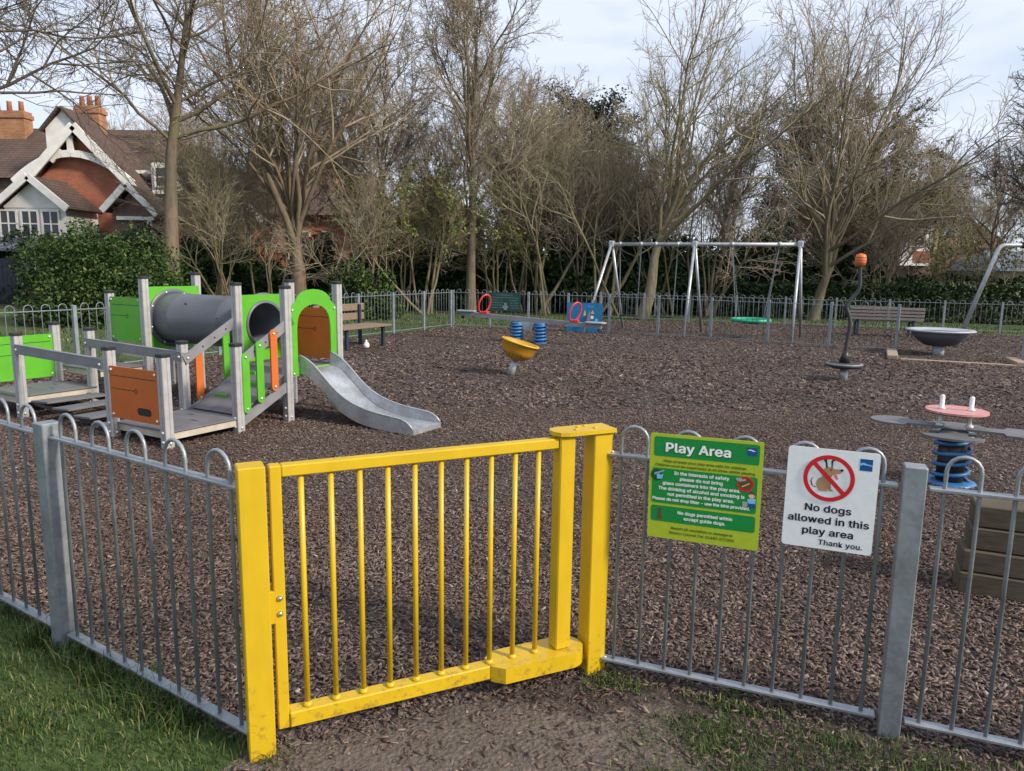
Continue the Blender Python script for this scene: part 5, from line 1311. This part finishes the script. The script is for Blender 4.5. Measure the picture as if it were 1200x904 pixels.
def window(x, z, w, h, y, parent, nx=2, ny=2):
    f = MB()
    f.box(x - w / 2 - .07, y - .06, z - h / 2 - .07, x + w / 2 + .07, y, z - h / 2); f.box(x - w / 2 - .07, y - .06, z + h / 2, x + w / 2 + .07, y, z + h / 2 + .07)
    f.box(x - w / 2 - .07, y - .06, z - h / 2, x - w / 2, y, z + h / 2); f.box(x + w / 2, y - .06, z - h / 2, x + w / 2 + .07, y, z + h / 2)
    for i in range(1, nx): xx_ = x - w / 2 + w * i / nx; f.box(xx_ - .03, y - .05, z - h / 2, xx_ + .03, y - .001, z + h / 2)
    for j in range(1, ny): zz_ = z - h / 2 + h * j / ny; f.box(x - w / 2, y - .048, zz_ - .025, x + w / 2, y - .001, zz_ + .025)
    o = f.build('window', 'white_paint', parent)
    MB().box(x - w / 2, y - .025, z - h / 2, x + w / 2, y - .002, z + h / 2).build('pane', 'glass_dark', o); return o
def barge(p0, p1, y, w, parent, t=.08):
    MB().bar((p0[0], y, p0[1]), (p1[0], y, p1[1]), t, w, (0, 0, 1)).build('bargeboard', 'white_paint', parent)
def chimney(x, y, z0, z1, w, parent, pots=2, d=.7):
    c_ = MB().box(x - w / 2, y - d / 2, z0, x + w / 2, y + d / 2, z1).box(x - w / 2 - .06, y - d / 2 - .06, z1 - .35, x + w / 2 + .06, y + d / 2 + .06, z1 - .15).build('chimney', 'chimney_brick', parent)
    for k in range(pots): MB().lathe([(.13, 0), (.11, .45), (.13, .5)], 10, (x - w / 2 + w * (k + .5) / pots, y, z1)).build('chimney_pot', 'clay_pot', c_)
# left: red brick gabled house.  local origin at ground below the main gable apex, facing the camera
hs = thing('brick_house', 'red brick house with white bargeboards and gables at the left', 'house', (-19.28, 34.0, 0))
AP, EV, HW = 7.4, 3.9, 3.5               # apex and eave heights, half width of the main gable
gable_wall(-HW + .2, HW - .2, 0.0, 0, EV, AP - .2, .3, 'red_brick', hs)
MB().box(-HW + .2, .3, 0, HW - .2, 9, EV).build('wall', 'red_brick', hs)
slope((-HW - .1, EV - .3), (0, AP), -.45, 6, .12, 'roof_tiles', hs); slope((HW + .1, EV - .3), (0, AP), -.45, 6, .12, 'roof_tiles', hs)
barge((-HW - .1, EV - .2), (0, AP + .1), -.5, .36, hs); barge((HW + .1, EV - .2), (0.0, AP + .1), -.5, .36, hs)
pts = [(-2.9 + 5.3 * k / 12, 4.85 + 1.5 * math.sin(PI * (k + .5) / 13) ** .85) for k in range(13)]
bb = MB()
for a_, b_ in zip(pts[:-1], pts[1:]): bb.bar((a_[0], -.32, a_[1]), (b_[0], -.32, b_[1]), .1, .30)
bb.build('arched_brace', 'white_paint', hs)
for a_, b_, w_, u_ in (((-.25, -.33, 6.35), (-.25, -.33, AP - .3), .26, (1, 0, 0)), ((-1.15, -.33, 6.0), (-.7, -.33, AP - .9), .22, (0, 0, 1)), ((.65, -.33, 6.1), (.95, -.33, AP - 1.1), .22, (0, 0, 1))):
    MB().bar(a_, b_, .1, w_, u_).build('gable_strut', 'white_paint', hs)
chimney(-1.75, 4.2, 6.5, 9.2, 1.15, hs, 3); chimney(-6.4, 5.2, 6.0, 9.1, 1.8, hs, 3)
gable_wall(-2.1, -.5, 1.0, 6.2, 7.6, 8.4, .2, 'white_paint', hs, 'attic_gable')
slope((-2.25, 7.45), (-1.3, 8.5), .8, 3, .1, 'roof_tiles', hs); slope((-.35, 7.45), (-1.3, 8.5), .8, 3, .1, 'roof_tiles', hs)
MB().box(-6.5, 2.2, 0, 5.2, 9, 5.6).build('wing_wall', 'brown_brick', hs)
MB().add([(-7, 1.8, 5.5), (5.6, 1.8, 5.5), (1.2, 5.8, 8.4), (-7, 5.8, 8.4), (5.6, 9.4, 5.5), (-7, 9.4, 5.5)], [(0, 1, 2, 3), (3, 2, 4, 5), (1, 4, 2), (0, 3, 5)]).build('roof', 'roof_tiles', hs)
MB().box(2.55, 1.1, 4.8, 3.5, 2.15, 6.2).build('dormer', 'white_paint', hs)
window(3.02, 5.55, .5, .8, 1.08, hs, 1, 2)
MB().box(.6, 1.55, 5.75, 2.5, 1.75, 5.9).build('gutter', 'white_paint', hs)
# lower right gable, dark timbered
gable_wall(2.05, 4.0, -1.6, 0, 3.75, 4.7, .2, 'brown_brick', hs, 'porch_wall', 2.95)
slope((1.85, 3.75), (2.93, 4.85), -2.0, -.4, .1, 'roof_tiles', hs); slope((4.2, 3.6), (2.93, 4.85), -2.0, -.4, .1, 'roof_tiles', hs)
barge((1.85, 3.8), (2.93, 4.9), -2.05, .26, hs); barge((4.2, 3.65), (2.93, 4.9), -2.05, .26, hs)
MB().box(2.3, -1.75, 3.45, 3.9, -1.61, 3.6).box(3.6, -1.75, 2.5, 3.78, -1.61, 3.45).build('porch_beam', 'white_paint', hs)
# white bay with gable at the left
MB().box(-2.0, -2.4, 0, .55, 0, 3.85).build('bay_wall', 'white_paint', hs)
gable_wall(-2.0, .6, -2.45, 3.85, 3.9, 4.95, .15, 'white_paint', hs, 'bay_gable')
slope((-2.3, 3.75), (-.7, 5.05), -2.75, -.2, .1, 'roof_tiles', hs); slope((.85, 3.75), (-.7, 5.05), -2.75, -.2, .1, 'roof_tiles', hs)
barge((-2.3, 3.8), (-.7, 5.1), -2.8, .28, hs); barge((.85, 3.8), (-.7, 5.1), -2.8, .28, hs)
for x in (-1.85, -.95, -.08): window(x, 3.2, .62, 1.0, -2.42, hs, 2, 2)
mb = MB().add([(-4.8, -4.2, 2.15), (.3, -4.2, 2.15), (.3, -2.45, 2.62), (-4.8, -2.45, 2.62), (-4.8, -4.2, 2.05), (.3, -4.2, 2.05), (.3, -2.45, 2.5), (-4.8, -2.45, 2.5)], [(0, 1, 2, 3), (4, 7, 6, 5), (0, 4, 5, 1), (1, 5, 6, 2), (2, 6, 7, 3), (3, 7, 4, 0)]).build('lean_to_roof', 'slate', hs)
rb = MB()
for k in range(11): rb.bar((-4.75 + k * .49, -4.2, 2.17), (-4.75 + k * .49, -2.5, 2.63), .05, .05)
rb.build('roof_batten', 'pale_grey_plastic', mb)
bf = thing('board_fence', 'dark blue close-boarded fence below the brick house', 'fence', (-24.5, 28.8, 0))
bmesh_ = MB().box(-.075, -.012, 0, .075, .012, 1.75).mesh('board', 'dark_board')
for k in range(52): obj('board', bmesh_, bf, (k * .158, 0.004 * (k % 2), 0))
MB().box(-.1, .017, .4, 8.2, .06, .5).box(-.1, .017, 1.4, 8.2, .06, 1.5).build('fence_rail', 'dark_board', bf)

# middle house behind the low-forking tree
h2_ = thing('brick_house', 'red brick house with a small white gable half hidden behind the low-forking tree', 'house', (-12.0, 41.0, 0))
MB().box(-5, 0, 0, 4.2, 8, 4.4).build('wall', 'red_brick', h2_)
MB().add([(-5.4, -.5, 4.3), (4.6, -.5, 4.3), (3.8, 4, 7.0), (-4.6, 4, 7.0), (4.6, 8.5, 4.3), (-5.4, 8.5, 4.3)], [(0, 1, 2, 3), (3, 2, 4, 5), (1, 4, 2), (0, 3, 5)]).build('roof', 'roof_tiles', h2_)
chimney(1.3, 3.0, 5.5, 8.2, 1.0, h2_, 2); chimney(-3.0, 3.5, 5.5, 7.6, .9, h2_, 2)
gable_wall(3.3, 4.6, -1.0, 3.7, 4.0, 4.95, .2, 'white_paint', h2_, 'porch_gable')
slope((3.1, 3.8), (3.95, 5.1), -1.3, .3, .1, 'roof_tiles', h2_); slope((4.8, 3.8), (3.95, 5.1), -1.3, .3, .1, 'roof_tiles', h2_)
gable_wall(-4.6, -1.6, -.9, 0, 4.0, 5.6, .2, 'red_brick', h2_, 'bay_wall')
slope((-5.0, 3.8), (-3.1, 5.9), -1.3, 2, .12, 'roof_tiles', h2_); slope((-1.2, 3.8), (-3.1, 5.9), -1.3, 2, .12, 'roof_tiles', h2_)
barge((-5.0, 3.85), (-3.1, 5.9), -1.35, .3, h2_); barge((-1.2, 3.85), (-3.1, 5.9), -1.35, .3, h2_)
window(-2.8, 2.9, 1.5, 1.3, -.92, h2_, 2, 2); window(0.3, 2.7, 1.1, 1.4, -.02, h2_, 2, 2); window(1.8, 2.7, .6, 1.4, -.02, h2_, 1, 2)
h3_ = thing('brick_house', 'orange tiled gable end of a brick house between the low-forking tree and the slender tree', 'house', (-4.6, 45.0, 0))
gable_wall(-2.6, 2.4, 0, 0, 4.4, 6.6, .3, 'brown_brick', h3_, 'wall', -.4)
MB().box(-2.6, .3, 0, 2.4, 8, 4.4).build('side_wall', 'brown_brick', h3_)
slope((-3.0, 4.2), (-.4, 6.75), -.4, 8, .15, 'roof_tiles_red', h3_); slope((2.8, 4.2), (-.4, 6.75), -.4, 8, .15, 'roof_tiles_red', h3_)
MB().add([(-.4, -.42, 6.7), (2.7, -.42, 4.3), (2.7, -.35, 4.3), (-2.4, -.42, 4.4)], [(0, 3, 1)]).build('hung_tiles', 'roof_tiles_red', h3_)
# right: brown block with slate and red roofs
h4_ = thing('brick_house', 'large brown house with slate roof and white gable behind the right hand trees', 'house', (31.0, 54.0, 0))
MB().box(-3.3, 3, 0, 2.2, 11, 8.2).build('wall', 'brown_brick', h4_)
MB().add([(-3.6, 2.7, 8.1), (2.5, 2.7, 8.1), (1.5, 7, 8.9), (-2.6, 7, 8.9), (2.5, 11.3, 8.1), (-3.6, 11.3, 8.1)], [(0, 1, 2, 3), (3, 2, 4, 5), (1, 4, 2), (0, 3, 5)]).build('roof', 'roof_tiles', h4_)
MB().box(-4.0, -1, 0, 3.6, 3, 3.6).build('wall', 'brown_brick', h4_)
MB().add([(-2.6, -1.4, 3.5), (4.0, -1.4, 3.5), (3.0, 2.9, 5.9), (-2.2, 2.9, 5.9), (4, 3.1, 3.5)], [(0, 1, 2, 3), (1, 4, 2)]).build('roof', 'roof_tiles_red', h4_)
MB().add([(-1.3, -.3, 4.35), (1.6, -.3, 4.35), (.9, 2.6, 6.0), (-.5, 2.6, 6.0)], [(0, 1, 2, 3)]).build('slate_roof', 'slate', h4_)
gable_wall(-4.1, -1.9, -1.6, 2.2, 4.6, 6.0, .2, 'white_paint', h4_, 'white_gable')
window(-3.0, 4.0, .9, .9, -1.62, h4_, 2, 2)
MB().box(-1.85, -1.7, 2.6, -1.4, -1.3, 5.2).build('quoin', 'yellow_stone', h4_)
chimney(2.0, 6, 8, 9.8, .8, h4_, 1)
MB().box(-3.2, -1.62, 2.4, -2.0, -1.601, 3.2).build('brick_apron', 'red_brick', h4_)
h5_ = thing('bungalow', 'low pale roofed bungalow at the far right behind the hedge', 'house', (35.0, 46.0, 0))
MB().box(-5, 0, 0, 9, 6, 2.0).build('wall', 'render_wall', h5_)
MB().add([(-5.4, -.4, 1.9), (9.4, -.4, 1.9), (8.4, 3, 3.2), (-4.4, 3, 3.2), (9.4, 6.4, 1.9), (-5.4, 6.4, 1.9)], [(0, 1, 2, 3), (3, 2, 4, 5), (1, 4, 2), (0, 3, 5)]).build('roof', 'slate', h5_)
